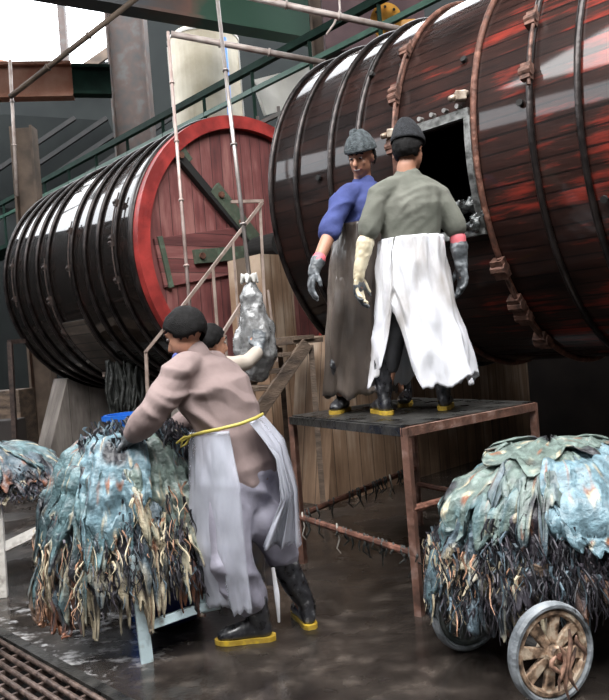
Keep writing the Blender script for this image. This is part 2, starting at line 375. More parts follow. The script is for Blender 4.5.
# back wall with a big clear opening at the upper left
yw = 21.5
za = at(0, 70, yw).z; xr = at(112, 40, yw).x
bm = B()
box(bm, (0, yw+.1, za/2), (36, .2, za)); box(bm, ((xr+18)/2, yw+.1, (za+11.7)/2), (18-xr, .2, 11.7-za))
struct('wall_back', bm, M['wall_dark'])
bm = B(); box(bm, (-11, 7.7, 3.5), (.2, 27.6, 7)); struct('wall_left', bm, M['wall_dark'])
bm = B(); box(bm, (10, 7.7, 4.75), (.2, 27.6, 9.5)); struct('wall_right', bm, M['wall_dark'])
bm = B(); box(bm, (-.5, -6.1, 4.75), (21.2, .2, 9.5)); struct('wall_front', bm, M['wall_dark'])  # unseen wall, closed full height to keep sky reflections off the drums
# roof with added unseen openings, shaped for light on men and drum tops
bm = B()
for y0, y1 in ((-6.2, -3.6), (3.0, 10.8)): box(bm, (-.5, (y0+y1)/2, 9.6), (21.2, y1-y0, .2))
for x0, x1 in ((-11.1, -7.6), (6.6, 10.1)): box(bm, ((x0+x1)/2, -.3, 9.6), (x1-x0, 6.6, .2))
struct('ceiling', bm, M['wall_dark'])
bm = B(); n_ = V((math.cos(TH2), math.sin(TH2), 0)); a_ = V((math.sin(TH2), -math.cos(TH2), 0))
bar(bm, n_*8.3+a_*(-15)+V((0, 0, 1.5)), n_*8.3+a_*3.5+V((0, 0, 1.5)), .2, 3.0)
struct('wall_rear_shade', bm, M['concrete_dark'])  # added dark wall, stands in for shade beneath and behind both drums
# lower lean-to roof seen under the opening (dark sheets on sloping purlins)
t = thing('lean_to_roof', 'dark lean-to roof of sheets on sloping purlins below the bright opening', 'roof', (-7, 20.6, 5)); t['kind'] = 'structure'
bm = B(); p = [at(-60, 112, 20.4), at(108, 122, 20.4), at(150, 215, 21.3), at(-60, 205, 21.3)]
quad(bm, p); quad(bm, [q+V((0, 0, .04)) for q in reversed(p)])
obj('sheet', bm, M['wall_dark'], t)
for k in range(5):
    bm = B(); x = -10+k*32; bar(bm, at(x, 175, 20.2), at(x+85, 118, 20.0), .09, .12); obj('purlin', bm, M['dark'], t)
bm = B(); bar(bm, at(66, 82, 20.8), at(112, 50, 21.1), .16, .25); obj('fascia_board', bm, M['tan_metal'], t)
bm = B(); bar(bm, at(-14, 58, 21.2), at(72, 80, 21.2), .16, .1); obj('ridge_tiles', bm, M['rust_beam'], t)
# mullion in the opening
bm = B(); bar(bm, at(61, 2, 21.0), at(67, 82, 21.0), .2, .2, up=V((0, 1, 0)))
tag(obj('opening_post', bm, M['steel_grey']), 'slim grey post standing in the bright opening at upper left', 'post')
# top girder
gp0, gp1 = at(-110, -15, 8.62), at(345, 32, 11.95)
bm = B(); zt = 6.75; ibeam(bm, V((gp0.x, gp0.y, zt)), V((gp1.x, gp1.y, zt)), .32, 1.0, .03, V((0, 0, 1)))
t = tag(obj('roof_girder', bm, M['girder']), 'deep grey and green steel girder running under the roof across the top', 'girder')
t['kind'] = 'thing'
# columns
def column(name, label, px0, px1, dep, mt, ztop, wd):
    c = at((px0+px1)/2, 120, dep); w = (px1-px0)/F_*dep
    t = thing(name, label, 'column', (c.x, c.y, 0)); t['kind'] = 'thing'
    bm = B(); bar(bm, (c.x, c.y, 0), (c.x, c.y, ztop), w*.82, .03, up=V((0, 1, 0))); obj('web', bm, mt, t)
    for s in (-1, 1):
        bm = B(); bar(bm, (c.x+s*w*.43, c.y, 0), (c.x+s*w*.43, c.y, ztop), .035, wd, up=V((0, 1, 0))); obj('flange', bm, mt, t)
    bm = B(); box(bm, (c.x, c.y, .02), (w*1.3, wd*1.3, .04)); obj('base_plate', bm, mt, t)
    return t
column('steel_column', 'broad grey steel column rising to the girder beside the bright opening', 113, 155, 15.2, M['steel_grey'], 9.0, .45)
column('steel_column', 'narrower tan steel column under the rust-red beam at far left', 11, 34, 11.4, M['tan_metal'], 5.15, .26)
column('steel_column', 'tan steel column behind the green railing above the large right drum', 317, 341, 11.0, M['tan_metal'], 8.5, .26)
# rust beam
t = thing('crane_beam', 'rust-red painted steel beam with grey-green end below the opening', 'beam', at(40, 110, 11.2)); t['kind'] = 'thing'
a, b = at(-60, 78, 11.0), at(73, 87, 11.3); c = at(112, 96, 11.45); a.z = b.z = c.z = b.z+.1
bm = B(); ibeam(bm, a, b, .22, .5, .03, V((0, 0, 1))); obj('rust_section', bm, M['rust_beam'], t)
bm = B(); ibeam(bm, b, c, .2, .42, .03, V((0, 0, 1))); obj('green_section', bm, M['green_dark'], t)
# pipes
def pipe(name, label, cat, p0, p1, r, mt, extra=None):
    bm = B(); tube(bm, [p0, p1], r, 10, flat=True)
    for q in (.3, .62): tube(bm, [p0.lerp(p1, q), p0.lerp(p1, q+.012)], r*1.35, 10, flat=True)
    return tag(obj(name, bm, mt, smooth=True), label, cat)
pipe('slanting_pipe', 'thin brown pipe slanting across the bright opening to the girder', 'pipe', at(10, 97, 9.4), at(138, -3, 9.0), .035, M['tan_metal'])
pipe('standpipe', 'thin pale pipe rising beside the tan column at far left', 'pipe', at(10, 60, 9.5), at(17, 196, 9.5), .022, M['pipe_pale'])
pipe('overhead_pipe', 'pale pipe running from the cream tank to the large drum top', 'pipe', at(171, 34, 8.2), at(325, 63, 8.6), .036, M['pipe_pale'])
pipe('overhead_pipe', 'pale pipe at the top edge above the large drum', 'pipe', at(235, -6, 8.0), at(402, 30, 8.0), .036, M['pipe_pale'])
bm = B(); tube(bm, [at(339, -5, 8.4), at(340, 10, 8.4), at(334, 24, 8.4), at(327, 34, 8.4)], .014, 8)
tag(obj('hanging_cable', bm, M['pipe_pale'], smooth=True), 'thin pale cable looping down in front of the tan column', 'cable')
# cream tank
def drumz(px, py, dep): return at(px, py, dep)
TD = 13.9
c = at(203, 40, TD); rr = 35/F_*TD; ztop = at(203, 42, TD).z
t = thing('vertical_tank', 'tall cream cylindrical tank standing behind the smaller drum', 'tank', (c.x, c.y, 0))
bm = B(); tube(bm, [(c.x, c.y, .05), (c.x, c.y, ztop-.08), (c.x, c.y, ztop), (c.x, c.y, ztop+.1), (c.x, c.y, ztop+.19), (c.x, c.y, ztop+.24)], [rr, rr, rr*.99, rr*.86, rr*.6, rr*.2], 40, flat=True); obj('shell', bm, M['cream'], t, smooth=False)
for z in (ztop-.04, 4.1): bm = B(); tube(bm, [(c.x, c.y, z), (c.x, c.y, z+.05)], rr*1.02, 40, flat=True); obj('band', bm, M['tank_edge'], t)
for dx, nm in ((-.98, 'edge_highlight'), (.98, 'edge_highlight')):  # pale strips paint the bright highlight down the tank edges
    bm = B(); bar(bm, (c.x+dx*rr, c.y-.1, .05), (c.x+dx*rr, c.y-.1, ztop-.1), .05, .05); obj(nm, bm, M['tank_edge'], t)
a = at(224, 38, TD-rr*1.12); bm = B(); tube(bm, [(a.x, a.y, .0), a], .045, 12, flat=True)
tag(obj('supply_pipe', bm, M['pipe_blue'], smooth=True), 'bright blue vertical pipe running down the cream tank', 'pipe')
# white panels behind railing
bm = B(); p0, p1 = at(259, 98, 11.2), at(331, 78, 12.4); bar(bm, p0, p1, .06, .55)
t = tag(obj('wall_panel', bm, M['panel_white']), 'pale cream panel behind the green railing left of the large drum', 'panel')
# yellow machine with bolted flange
c = at(386, 20, 9.2)
t = thing('crane_hoist', 'orange-yellow round bolted hoist flange behind the green railing', 'machine', (c.x, c.y, c.z))
d = (V((0, 0, 1.35))-c).normalized()
bm = B(); tube(bm, [c+d*.05, c-d*.05], .2, 28, flat=True); tube(bm, [c+d*.1, c-d*.3], .11, 20, flat=True); obj('flange', bm, M['yellow_machine'], t)
bm = B(); box(bm, c-d*.3+V((.12, 0, -.18)), (.5, .3, .22)); obj('motor_body', bm, M['yellow_machine'], t, bevel=.02)
s_ = d.cross(V((0, 0, 1))).normalized(); w_ = s_.cross(d)
for k in range(8):
    q = c+d*.05+(s_*math.cos(k*PI/4)+w_*math.sin(k*PI/4))*.155; bm = B(); tube(bm, [q, q+d*.03], .018, 8, flat=True); obj('bolt', bm, M['dark'], t)
# reddish brown machine housing above the big drum
bm = B(); q = at(372, 15, 10.2); box(bm, q, (1.4, .4, 1.1)); 
tag(obj('machine_housing', bm, mat('housing', (.06, .03, .035), (.1, .055, .06), scale=3, rough=.7)), 'dull maroon housing behind the orange hoist flange', 'housing')
# green railings of the walkway parallel to the drums
def on_q(px, py, Q, th=TH1):
    d = ray(px, py); n = V((math.cos(th), math.sin(th), 0)); return V((0, 0, H))+d*(Q/(d.dot(n)))
t = thing('walkway_railing', 'dark green walkway railing slanting up behind both drums', 'railing', (0, 0, 0))
A0, A1 = on_q(-30, 222, 6.95), on_q(440, -18, 6.95)
zA = (A0.z+A1.z)/2
A0.z = A1.z = on_q(160, 118, 6.95).z
MW[t.name] = Matrix.Translation((A0.x, A0.y, A0.z-1.1)); t.location = (A0.x, A0.y, A0.z-1.1)
dA = (A1-A0); LA = dA.length; dA.normalize()
bm = B(); bar(bm, A0, A1, .09, .1); obj('top_rail', bm, M['green_dark'], t)
bm = B(); bar(bm, A0-V((0, 0, .33)), A1-V((0, 0, .33)), .06, .07); obj('mid_rail', bm, M['green'], t)
k = 0.0
while k < LA:
    bm = B(); q = A0+dA*k; bar(bm, q, q-V((0, 0, 1.05)), .05, .05); obj('post', bm, M['green_dark'], t); k += 1.25
bm = B(); bar(bm, A0-V((0, 0, 1.1))+V((.2, .2, 0)), A1-V((0, 0, 1.1))+V((.2, .2, 0)), .7, .1); obj('deck', bm, M['green_dark'], t)
a, b = at(250, 128, 9.4), at(335, 88, 9.0)
t = thing('pipe_rack', 'low grey-green pipe rack between the pale panel and the large drum', 'rack', (a.x, a.y, a.z))
for k in range(2):
    bm = B(); o_ = V((0, 0, -.16*k)); bar(bm, a+o_, b+o_, .05, .05); obj('rail', bm, M['green'] if k else M['steel_grey'], t)
for k in (.1, .35, .6, .85):
    bm = B(); q = a.lerp(b, k); bar(bm, q+V((0, 0, .1)), q-V((0, 0, .3)), .04, .04); obj('post', bm, M['steel_grey'], t)

# ================================================================= DRUMS
def shell(Mx, cz, L, Rr, hole=None, x0=0.0, nx=60, na=220, thick=.07):
    """staves: curved skin around local x axis, optional hole (x range, angle range; angle 0 = facing -y, + up)"""
    bm = B(); uv = bm.loops.layers.uv.new('UVMap')
    xs = [x0+L*i/nx for i in range(nx+1)]
    if hole:
        for h in hole[:2]:
            j = min(range(len(xs)), key=lambda i: abs(xs[i]-h)); xs[j] = h
    g = []
    for x in xs:
        row = []
        for k in range(na):
            a = 2*PI*k/na; row.append(bm.verts.new((x, -Rr*math.cos(a), cz+Rr*math.sin(a))))
        g.append(row)
    for i in range(nx):
        for k in range(na):
            a = 2*PI*(k+.5)/na; a = a-2*PI if a > PI else a
            if hole and hole[0] <= (xs[i]+xs[i+1])/2 <= hole[1] and hole[2] <= a <= hole[3]: continue
            f = bm.faces.new([g[i][k], g[i+1][k], g[i+1][(k+1) % na], g[i][(k+1) % na]])
            for l, (ii, kk) in zip(f.loops, ((i, k), (i+1, k), (i+1, k+1), (i, k+1))):
                l[uv].uv = (2*PI*kk/na*Rr, xs[ii])
    bm.normal_update()
    bm.transform(Mx)
    return bm
def ring(bm, Mx, x, cz, r, hx, hr, a0=0, a1=2*PI, n=120):
    """square-ish round bar bent in a circle"""
    full = abs(a1-a0-2*PI) < 1e-6; pts = []
    prof = [(hx*math.cos(q), hr*math.sin(q)) for q in [2*PI*j/8 for j in range(8)]]
    rg = []
    for k in range(n if full else n+1):
        a = a0+(a1-a0)*k/n
        rg.append([bm.verts.new(Mx@V((x+p[0], -(r+p[1])*math.cos(a), cz+(r+p[1])*math.sin(a)))) for p in prof])
    m = len(rg)
    for k in range(m if full else m-1):
        A, C = rg[k], rg[(k+1) % m]
        for j in range(8): bm.faces.new([A[j], A[(j+1) % 8], C[(j+1) % 8], C[j]])
    if not full: bm.faces.new(rg[0]); bm.faces.new(list(reversed(rg[-1])))
def flatring(bm, Mx, x0, x1, cz, r0, r1, n=120):
    rg = []
    for k in range(n):
        a = 2*PI*k/n; rg.append([bm.verts.new(Mx@V((x, -r*math.cos(a), cz+r*math.sin(a)))) for x, r in ((x0, r0), (x0, r1), (x1, r1), (x1, r0))])
    for k in range(n):
        A, C = rg[k], rg[(k+1) % n]
        for j in range(4): bm.faces.new([A[j], C[j], C[(j+1) % 4], A[(j+1) % 4]])
def facedisc(Mx, x, cz, r, thick):
    bm = B(); uv = bm.loops.layers.uv.new('UVMap')
    for xx, s in ((x, 1), (x-thick, -1)):
        n = 100; vs = [(xx, -r*math.cos(2*PI*k/n), cz+r*math.sin(2*PI*k/n)) for k in range(n)]
        if s < 0: vs.reverse()
        f = bm.faces.new([bm.verts.new(v) for v in vs])
        for l in f.loops: l[uv].uv = (l.vert.co.y+3, l.vert.co.z*1.0)
    bm.transform(Mx); return bm
def fbox(name, Mx, p0, p1, w, x0, x1, mt, parent, uvp=False, bevel=.004):
    """board lying on the drum face from (y,z) p0 to p1 (width w), between local x0..x1"""
    bm = B(); p0, p1 = V((0, *p0)), V((0, *p1)); t = (p1-p0); L = t.length; t.normalize(); s = V((1, 0, 0)).cross(t)
    box(bm, (p0+p1)/2+V(((x0+x1)/2, 0, 0)), (x1-x0, L, w), Matrix((V((1, 0, 0)), t, s)).transposed(), Mx)
    if uvp:
        uv = bm.loops.layers.uv.new('UVMap')
        for f in bm.faces:
            for l in f.loops:
                q = Mx.inverted()@l.vert.co; l[uv].uv = (q.z*1.0+.3, q.y*.6)
    return obj(name, bm, mt, parent, bevel=bevel)
def clamp(Mx, x, cz, a, parent, r=R, length=.42, sc=1.0, mt=None):
    """hoop tensioner: two lugs and a threaded rod along the hoop"""
    bm = B()
    for s in (-1, 1):
        aa = a+s*length/2/r; c = V((x, -(r+.035)*math.cos(aa), cz+(r+.035)*math.sin(aa)))
        tv = V((0, math.sin(aa), math.cos(aa))); nv = V((0, -math.cos(aa), math.sin(aa)))
        box(bm, c, (.075*sc, .12*sc, .06*sc), Matrix((V((1, 0, 0)), tv, nv)).transposed(), Mx)
        tube(bm, [Mx@(c+nv*.01-V((.045*sc, 0, 0))), Mx@(c+nv*.01+V((.045*sc, 0, 0)))], .036*sc, 10, flat=True)
    pts = []
    for k in range(7):
        aa = a+(k/6-.5)*length*1.5/r; pts.append(Mx@V((x+.02, -(r+.045)*math.cos(aa), cz+(r+.045)*math.sin(aa))))
    tube(bm, pts, .014*sc, 8, flat=True)
    return obj('clamp', bm, mt or M['clamp'], parent)

# ---- left drum
dl = thing('tanning_drum', 'smaller wooden tanning drum at left with red planked end face', 'drum', ML.to_translation(), TH1-PI/2)
LL = 3.49
obj('stave_shell', shell(ML, Cl.z, LL+.06, R-.015, x0=-LL), M['wood_left'], dl, smooth=True)
bm = B(); flatring(bm, ML, -.02, .075, Cl.z, R-.14, R+.0); obj('red_rim', bm, M['rim_red'], dl)
obj('end_face', facedisc(ML, .0, Cl.z, R-.1, .06), M['face_red'], dl)
obj('end_face', facedisc(ML, -LL+.02, Cl.z, R-.05, .06), M['face_red'], dl)
for x in (3.45, 3.1, 2.76, 2.39, 2.07, 1.42, 1.08, .77, .39, .07):
    bm = B(); ring(bm, ML, -x, Cl.z, R+.004, .024 if x > .2 else .05, .02); obj('hoop', bm, M['hoop'], dl, smooth=True)
for x, a in ((3.1, .0), (2.07, -.1), (1.42, .12), (.39, -.05), (.39, .2), (2.07, -.35)): clamp(ML, -x, Cl.z, a, dl, sc=.6, mt=M['clamp_dark'])
# stained panel low on the side
bm = B(); n = 24
a0, a1 = math.radians(-56), math.radians(-24)
def patch(Mx, cz, x0, x1, a0, a1, r0, r1, n=20, uvs=False):
    bm = B(); L_ = bm.loops.layers.uv.new('UVMap'); g = []
    for k in range(n+1):
        a = a0+(a1-a0)*k/n
        g.append([bm.verts.new((x, -r*math.cos(a), cz+r*math.sin(a))) for x, r in ((x0, r0), (x0, r1), (x1, r1), (x1, r0))])
    for k in range(n):
        for j in range(4):
            f = bm.faces.new([g[k][j], g[k+1][j], g[k+1][(j+1) % 4], g[k][(j+1) % 4]])
            for l in f.loops: l[L_].uv = (math.atan2(l.vert.co.z-cz, -l.vert.co.y)*r0+2, l.vert.co.x)
    bm.faces.new(g[0]); bm.faces.new(list(reversed(g[-1]))); bm.transform(Mx); return bm
ln = planks('loading_door_wood', (.012, .01, .008), (.05, .036, .028), (.12, .09, .07), .12, .48, .64, rough=.6, coat=.05)
obj('loading_door', patch(ML, Cl.z, -2.04, -1.46, a0, a1, R-.01, R+.02), ln, dl)
bm = B(); p = [ML@V((x, -(R+.04)*math.cos(a0), Cl.z+(R+.04)*math.sin(a0))) for x in (-2.1, -1.4)]; bar(bm, p[0], p[1], .05, .06); obj('door_bar', bm, M['strip_tan'], dl)
# planked hatch, braces and green brackets on the face  (y,z) on the face
cz = Cl.z
fbox('hatch', ML, (-1.25, cz-.17), (-.1, cz+.02), .5, 0, .035, M['face_red'], dl, True)
fbox('brace', ML, (-.96, cz+.98), (.45, cz-.42), .085, 0, .08, M['dark'], dl)
fbox('bracket', ML, (-.52, cz+.66), (-.0, cz+.12), .16, .035, .085, M['green_bracket'], dl)
fbox('bracket', ML, (-.84, cz-.1), (-.02, cz-.02), .15, .035, .085, M['green_bracket'], dl)
fbox('bracket', ML, (-1.23, cz+.1), (-1.14, cz-.42), .055, .02, .06, M['green_bracket'], dl)
fbox('bracket', ML, (-.88, cz+1.04), (-.78, cz+.92), .07, .0, .05, M['green_bracket'], dl)
for y, z in ((-.45, .58), (-.2, .3), (-.76, -.09), (-.93, .95)):
    bm = B(); tube(bm, [ML@V((.08, y, cz+z)), ML@V((.11, y, cz+z))], .035, 10, flat=True); obj('bolt', bm, M['rusty'], dl)
bm = B(); tube(bm, [ML@V((-.02, 0, cz)), ML@V((.5, 0, cz))], .14, 24, flat=True); obj('axle', bm, M['dark'], dl)
for x, y in ((-2.7, .0), (-1.0, .05)):
    bm = B(); q = ML@V((x, -.05, cz+R+.02)); box(bm, q, (.16, .12, .06)); obj('top_lug', bm, M['dark'], dl)

# ---- right drum
dr = thing('tanning_drum', 'huge reddish wooden tanning drum with open hatch behind the two men', 'drum', MR.to_translation(), TH2-PI/2)
LR = 5.4
hole = (1.45, 1.95, math.radians(-21), math.radians(6.5))
sh = shell(MR, Cr.z, LR, R-.012, hole=hole, nx=108)
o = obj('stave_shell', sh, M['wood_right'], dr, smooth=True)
sm = o.modifiers.new('s', 'SOLIDIFY'); sm.thickness = .07; sm.offset = 1 if False else -1
obj('end_face', facedisc(MR, .06, Cr.z, R-.08, .05), M['wood_left'], dr)
obj('end_face', facedisc(MR, LR-.05, Cr.z, R-.08, .05), M['face_red'], dr)
for x in (.04, .34, .72, 1.0, 1.35, 1.99, 2.38, 2.68, 3.02, 3.35, 3.8, 4.2, 4.6, 5.0, 5.36):
    bm = B(); ring(bm, MR, x, Cr.z, R+.004, .021, .021); obj('hoop', bm, M['rusty'] if x in (1.35, 1.99) else M['hoop'], dr, smooth=True)
for x, a in ((1.35, .47), (1.35, .2), (2.38, .33), (1.99, -.66), (1.99, -.93)): clamp(MR, x, Cr.z, a, dr, sc=1.15 if a < 0 else .85, length=.3 if a < 0 else .36)
# hatch frame
bm = B()
for xx in (hole[0]-.005, hole[1]+.005):
    for k in range(14):
        a, b = [hole[2]+(hole[3]-hole[2])*q/14 for q in (k, k+1)]
        bar(bm, MR@V((xx, -(R+.015)*math.cos(a), Cr.z+(R+.015)*math.sin(a))), MR@V((xx, -(R+.015)*math.cos(b), Cr.z+(R+.015)*math.sin(b))), .045, .03)
for a in (hole[2]-.01, hole[3]+.015):
    bar(bm, MR@V((hole[0]-.02, -(R+.015)*math.cos(a), Cr.z+(R+.015)*math.sin(a))), MR@V((hole[1]+.02, -(R+.015)*math.cos(a), Cr.z+(R+.015)*math.sin(a))), .04, .06)
obj('hatch_frame', bm, M['bolt'] if False else mat('frame_zinc', (.07, .07, .065), (.25, .25, .24), scale=18, rough=.4, metal=.5, bump=.3), dr)
for k in range(5):
    x = 1.5+k*.1; a = hole[3]+.05; q = V((x, -(R+.02)*math.cos(a), Cr.z+(R+.02)*math.sin(a)))
    bm = B(); tube(bm, [MR@q, MR@(q+V((0, -.04, 0)))], .016, 8, flat=True); obj('bolt', bm, M['bolt'], dr)
for x, a in ((1.36, .135), (1.92, .2)):
    bm = B(); q = MR@V((x, -(R+.05)*math.cos(a), Cr.z+(R+.05)*math.sin(a)))
    box(bm, q, (.07, .07, .06)); tube(bm, [q-V((.06, 0, .01)), q+V((.05, .04, .03))], .022, 10); obj('latch', bm, mat('latch_brass', (.2, .14, .1), (.5, .42, .34), scale=20, rough=.4, metal=.5), dr, bevel=.005)
for k in range(9):
    x = .6+k*.43; a = (.05, .55, -.2, .4, .1, -.35, .3, .65, .0)[k]
    bm = B(); q = V((x, -(R)*math.cos(a), Cr.z+R*math.sin(a))); tube(bm, [MR@q, MR@(q+V((0, -.02*math.cos(a), .02*math.sin(a))))], .022, 8, flat=True); obj('peg', bm, M['dark'], dr)
bm = B(); box(bm, MR@V((.95, .05, Cr.z+R+.03)), (.28, .2, .09)); obj('top_lug', bm, M['dark'], dr)

# ---- pedestals
def pedestal(Mx, cz, x0, x1, hb, ht, mt, name, label, far=None):
    n = 16; zt = cz-math.sqrt((R+.03)**2-ht**2)
    poly = [(-hb, 0)]+([(far, 0), (far, zt-.02)] if far else [(hb, 0)])+[(ht, zt)]+[(ht-2*ht*k/n, cz-math.sqrt((R+.03)**2-(ht-2*ht*k/n)**2)) for k in range(1, n)]+[(-ht, zt)]
    bm = B(); uv = bm.loops.layers.uv.new('UVMap')
    A = [bm.verts.new((x0, y, z)) for y, z in poly]; C = [bm.verts.new((x1, y, z)) for y, z in poly]
    bm.faces.new(A); bm.faces.new(list(reversed(C))); m = len(poly)
    for k in range(m): bm.faces.new([A[k], C[k], C[(k+1) % m], A[(k+1) % m]])
    bmesh.ops.recalc_face_normals(bm, faces=bm.faces)
    for f in bm.faces:
        side = abs(f.normal.x) > .8
        for l in f.loops: l[uv].uv = ((l.vert.co.y if side else l.vert.co.x)+2, l.vert.co.z)
    bm.transform(Mx)
    return tag(obj(name, bm, mt), label, 'pedestal')
pedestal(MR, Cr.z, -.28, .2, 1.27, 1.02, M['concrete_plank'], 'drum_pedestal', 'wide board-marked brown concrete pedestal under the huge drum behind the platform', far=2.3)
pedestal(MR, Cr.z, 4.5, 5.0, 1.25, 1.02, M['concrete_plank'], 'drum_pedestal', 'board-marked pedestal under the near right end of the huge drum')
pedestal(ML, Cl.z, -3.75, -3.3, 1.2, .8, M['concrete_grey'], 'drum_pedestal', 'grey concrete pedestal under the far end of the smaller drum at left')
pedestal(ML, Cl.z, -.6, -.15, .95, .8, M['concrete_grey'], 'drum_pedestal', 'dark pedestal under the smaller drum behind the bending worker')

# planked brown bearing block between the drums
c = at(262, 300, 7.3); ztb = at(262, 258, 7.3).z
bm = B(); uv = bm.loops.layers.uv.new('UVMap'); box(bm, (c.x, c.y, ztb/2), (.52, .4, ztb), Matrix.Rotation(TH1-PI/2, 3, 'Z'))
for f in bm.faces:
    for l in f.loops: l[uv].uv = (l.vert.co.x+l.vert.co.y, l.vert.co.z)
tag(obj('bearing_block', bm, M['concrete_plank']), 'tall brown boarded block between the two drums behind the stairs', 'block')

# hanging wet rags under the left drum
def strands(bm, c, w, top, bot, n, seed, dirv=V((1, 0, 0)), dep=.12):
    rnd = random.Random(seed)
    for k in range(n):
        p = c+dirv*((rnd.random()-.5)*w)+V((0, (rnd.random()-.5)*dep, 0)); L = (top-bot)*(.6+.4*rnd.random()); pts = []; ph = rnd.random()*6
        for j in range(8):
            s = j/7; pts.append(V((p.x+.02*math.sin(ph+s*7), p.y+.02*math.cos(ph+s*5), top-L*s)))
        r = .012+.022*rnd.random()
        tube(bm, pts, [r*(1-.6*abs(j/7-.3)) for j in range(8)], 7)
c = at(127, 395, 8.62); bm = B(); strands(bm, c, .44, 1.36, at(127, 432, 8.6).z, 60, 3, dep=.2)
tag(obj('wet_hide', bm, M['rag'], smooth=True), 'black dripping hide hanging under the smaller drum behind the blue tub', 'hide')
# wet hide in the hatch mouth
a = math.radians(-19); q = MR@V((1.88, -(R+.0)*math.cos(a), Cr.z+R*math.sin(a)))
bm = B(); rnd = random.Random(5)
for k in range(16):
    p = q+V((rnd.uniform(-.12, .08), rnd.uniform(-.06, .02), rnd.uniform(-.05, .13))); ell(bm, p, rnd.uniform(.03, .07), .04, rnd.uniform(.02, .05), sub=2)
wet = mat('wet_black', (.008, .008, .008), (.12, .13, .13), scale=22, rough=.12, coat=.8, bump=1, bscale=30)
o = skin('wet_hide', bm, wet, None, .012, 2, .018, 22, (1, 1, 1)); tag(o, 'shiny black wet hide bundled in the open hatch of the huge drum', 'hide')

# far left dark corner: rusty posts and boxes
for i, (x0, y0, x1, y1, lb) in enumerate(((10, 342, 16, 440, 'thin rusty angle post in the dark corner beyond the left pedestal'),)):
    t = thing('rusty_post', lb, 'post', tuple(at(16, 445, 8.0)))
    bm = B(); bar(bm, at(x0, y0, 8.0), at(x1, y1+20, 8.0), .05, .05); obj('upright', bm, M['clamp_dark'], t)
    bm = B(); bar(bm, at(x0-1, y0, 8.0), at(24, y0-1, 8.2), .05, .05); obj('arm', bm, M['clamp_dark'], t)
for px, py, w, h, dpt, lb in ((8, 408, .5, .45, 9.0, 'dull brown crate in the dark far-left corner, the rear one'), (6, 432, .34, .28, 8.2, 'grey box in the dark far-left corner, in front of the brown crate')):
    q = at(px, py, dpt); bm = B(); z = q.z+h/2; box(bm, (q.x, q.y, z/2), (w, w, z))
    tag(obj('storage_box', bm, M['wood_old'] if dpt > 8.5 else M['concrete_dark'], bevel=.01), lb, 'box')

# ================================================================= hanging rods and stair
bm = B(); tube(bm, [at(168, 32, 6.3), at(190, 312, 5.5)], .014, 8, flat=True)
for s in (.2, .42, .63, .85): tube(bm, [at(168, 32, 6.3).lerp(at(190, 312, 5.5), s), at(168, 32, 6.3).lerp(at(190, 312, 5.5), s+.006)], .022, 8, flat=True)
tag(obj('hanging_rod', bm, M['rod_pink'], smooth=True), 'pinkish jointed rod hanging in front of the red drum face, the left one', 'rod')
rp0, rp1 = at(216, -12, 5.6), at(251, 292, 4.8)
bm = B(); tube(bm, [rp0, rp1], .015, 8, flat=True)
for s in (.3, .55, .8): tube(bm, [rp0.lerp(rp1, s), rp0.lerp(rp1, s+.006)], .024, 8, flat=True)
tag(obj('hanging_rod', bm, M['rod_steel'], smooth=True), 'steel rod hanging above the plastic-wrapped bundle', 'rod')
# bundle
t = thing('wrapped_bundle', 'shiny grey plastic-wrapped bundle hanging from the steel rod by the stairs', 'bundle', tuple(at(256, 360, 4.75)))
bm = B(); dB = 4.75
tube(bm, [at(250, 288, dB), at(251, 296, dB), at(252, 304, dB), at(254, 318, dB), at(257, 338, dB), at(258, 356, dB), at(257, 368, dB)],
     [.05, .08, .075, .1, .125, .13, .1], 20)
ell(bm, at(241, 345, dB), .06, .05, .12); ell(bm, at(268, 330, dB), .05, .05, .09)
skin('plastic_wrap', bm, M['plastic_grey'], t, .012, 3, .009, 14, (1, 1, .5))
bm = B(); rnd = random.Random(2); kp = at(249, 281, dB)
for k in range(7):
    a = k*.9; tube(bm, [kp, kp+V((math.cos(a)*.05, math.sin(a)*.03, .02+.02*rnd.random())), kp+V((math.cos(a)*.055, math.sin(a)*.04, -.01))], [.022, .02, .01], 7)
skin('knot', bm, mat('rag_white', (.45, .43, .4), (.7, .68, .64), scale=20, rough=.7), t, .006, 1)
# stair
t = thing('wooden_stair', 'small worn wooden stair climbing right between the two drums', 'stair', tuple(atz(235, 560)))
dS = 5.6
s0, s1 = at(236, 445, dS), at(307, 343, dS+.3)
off = V((-.27, .42, 0))
for k, o_ in enumerate((V((0, 0, 0)), off)):
    bm = B(); bar(bm, s0+o_, s1+o_, .045, .11); obj('stringer', bm, M['wood_old'], t, bevel=.005)
for k in range(6):
    q = s0.lerp(s1, .12+k*.17)+V((0, 0, .07)); bm = B()
    bar(bm, q, q+off, .2, .035); obj('tread', bm, M['wood_old'], t, bevel=.004)
q1 = s1+V((.03, .03, 0))
for o_ in (V((0, 0, 0)), off):
    bm = B(); bar(bm, V((q1.x+o_.x, q1.y+o_.y, 0)), q1+o_+V((0, 0, -.02)), .045, .045); obj('support_post', bm, M['wood_old'], t)
bm = B(); q = q1+V((-.02, 0, .02)); bar(bm, q, q+off, .3, .04); obj('landing_board', bm, M['wood_old'], t)
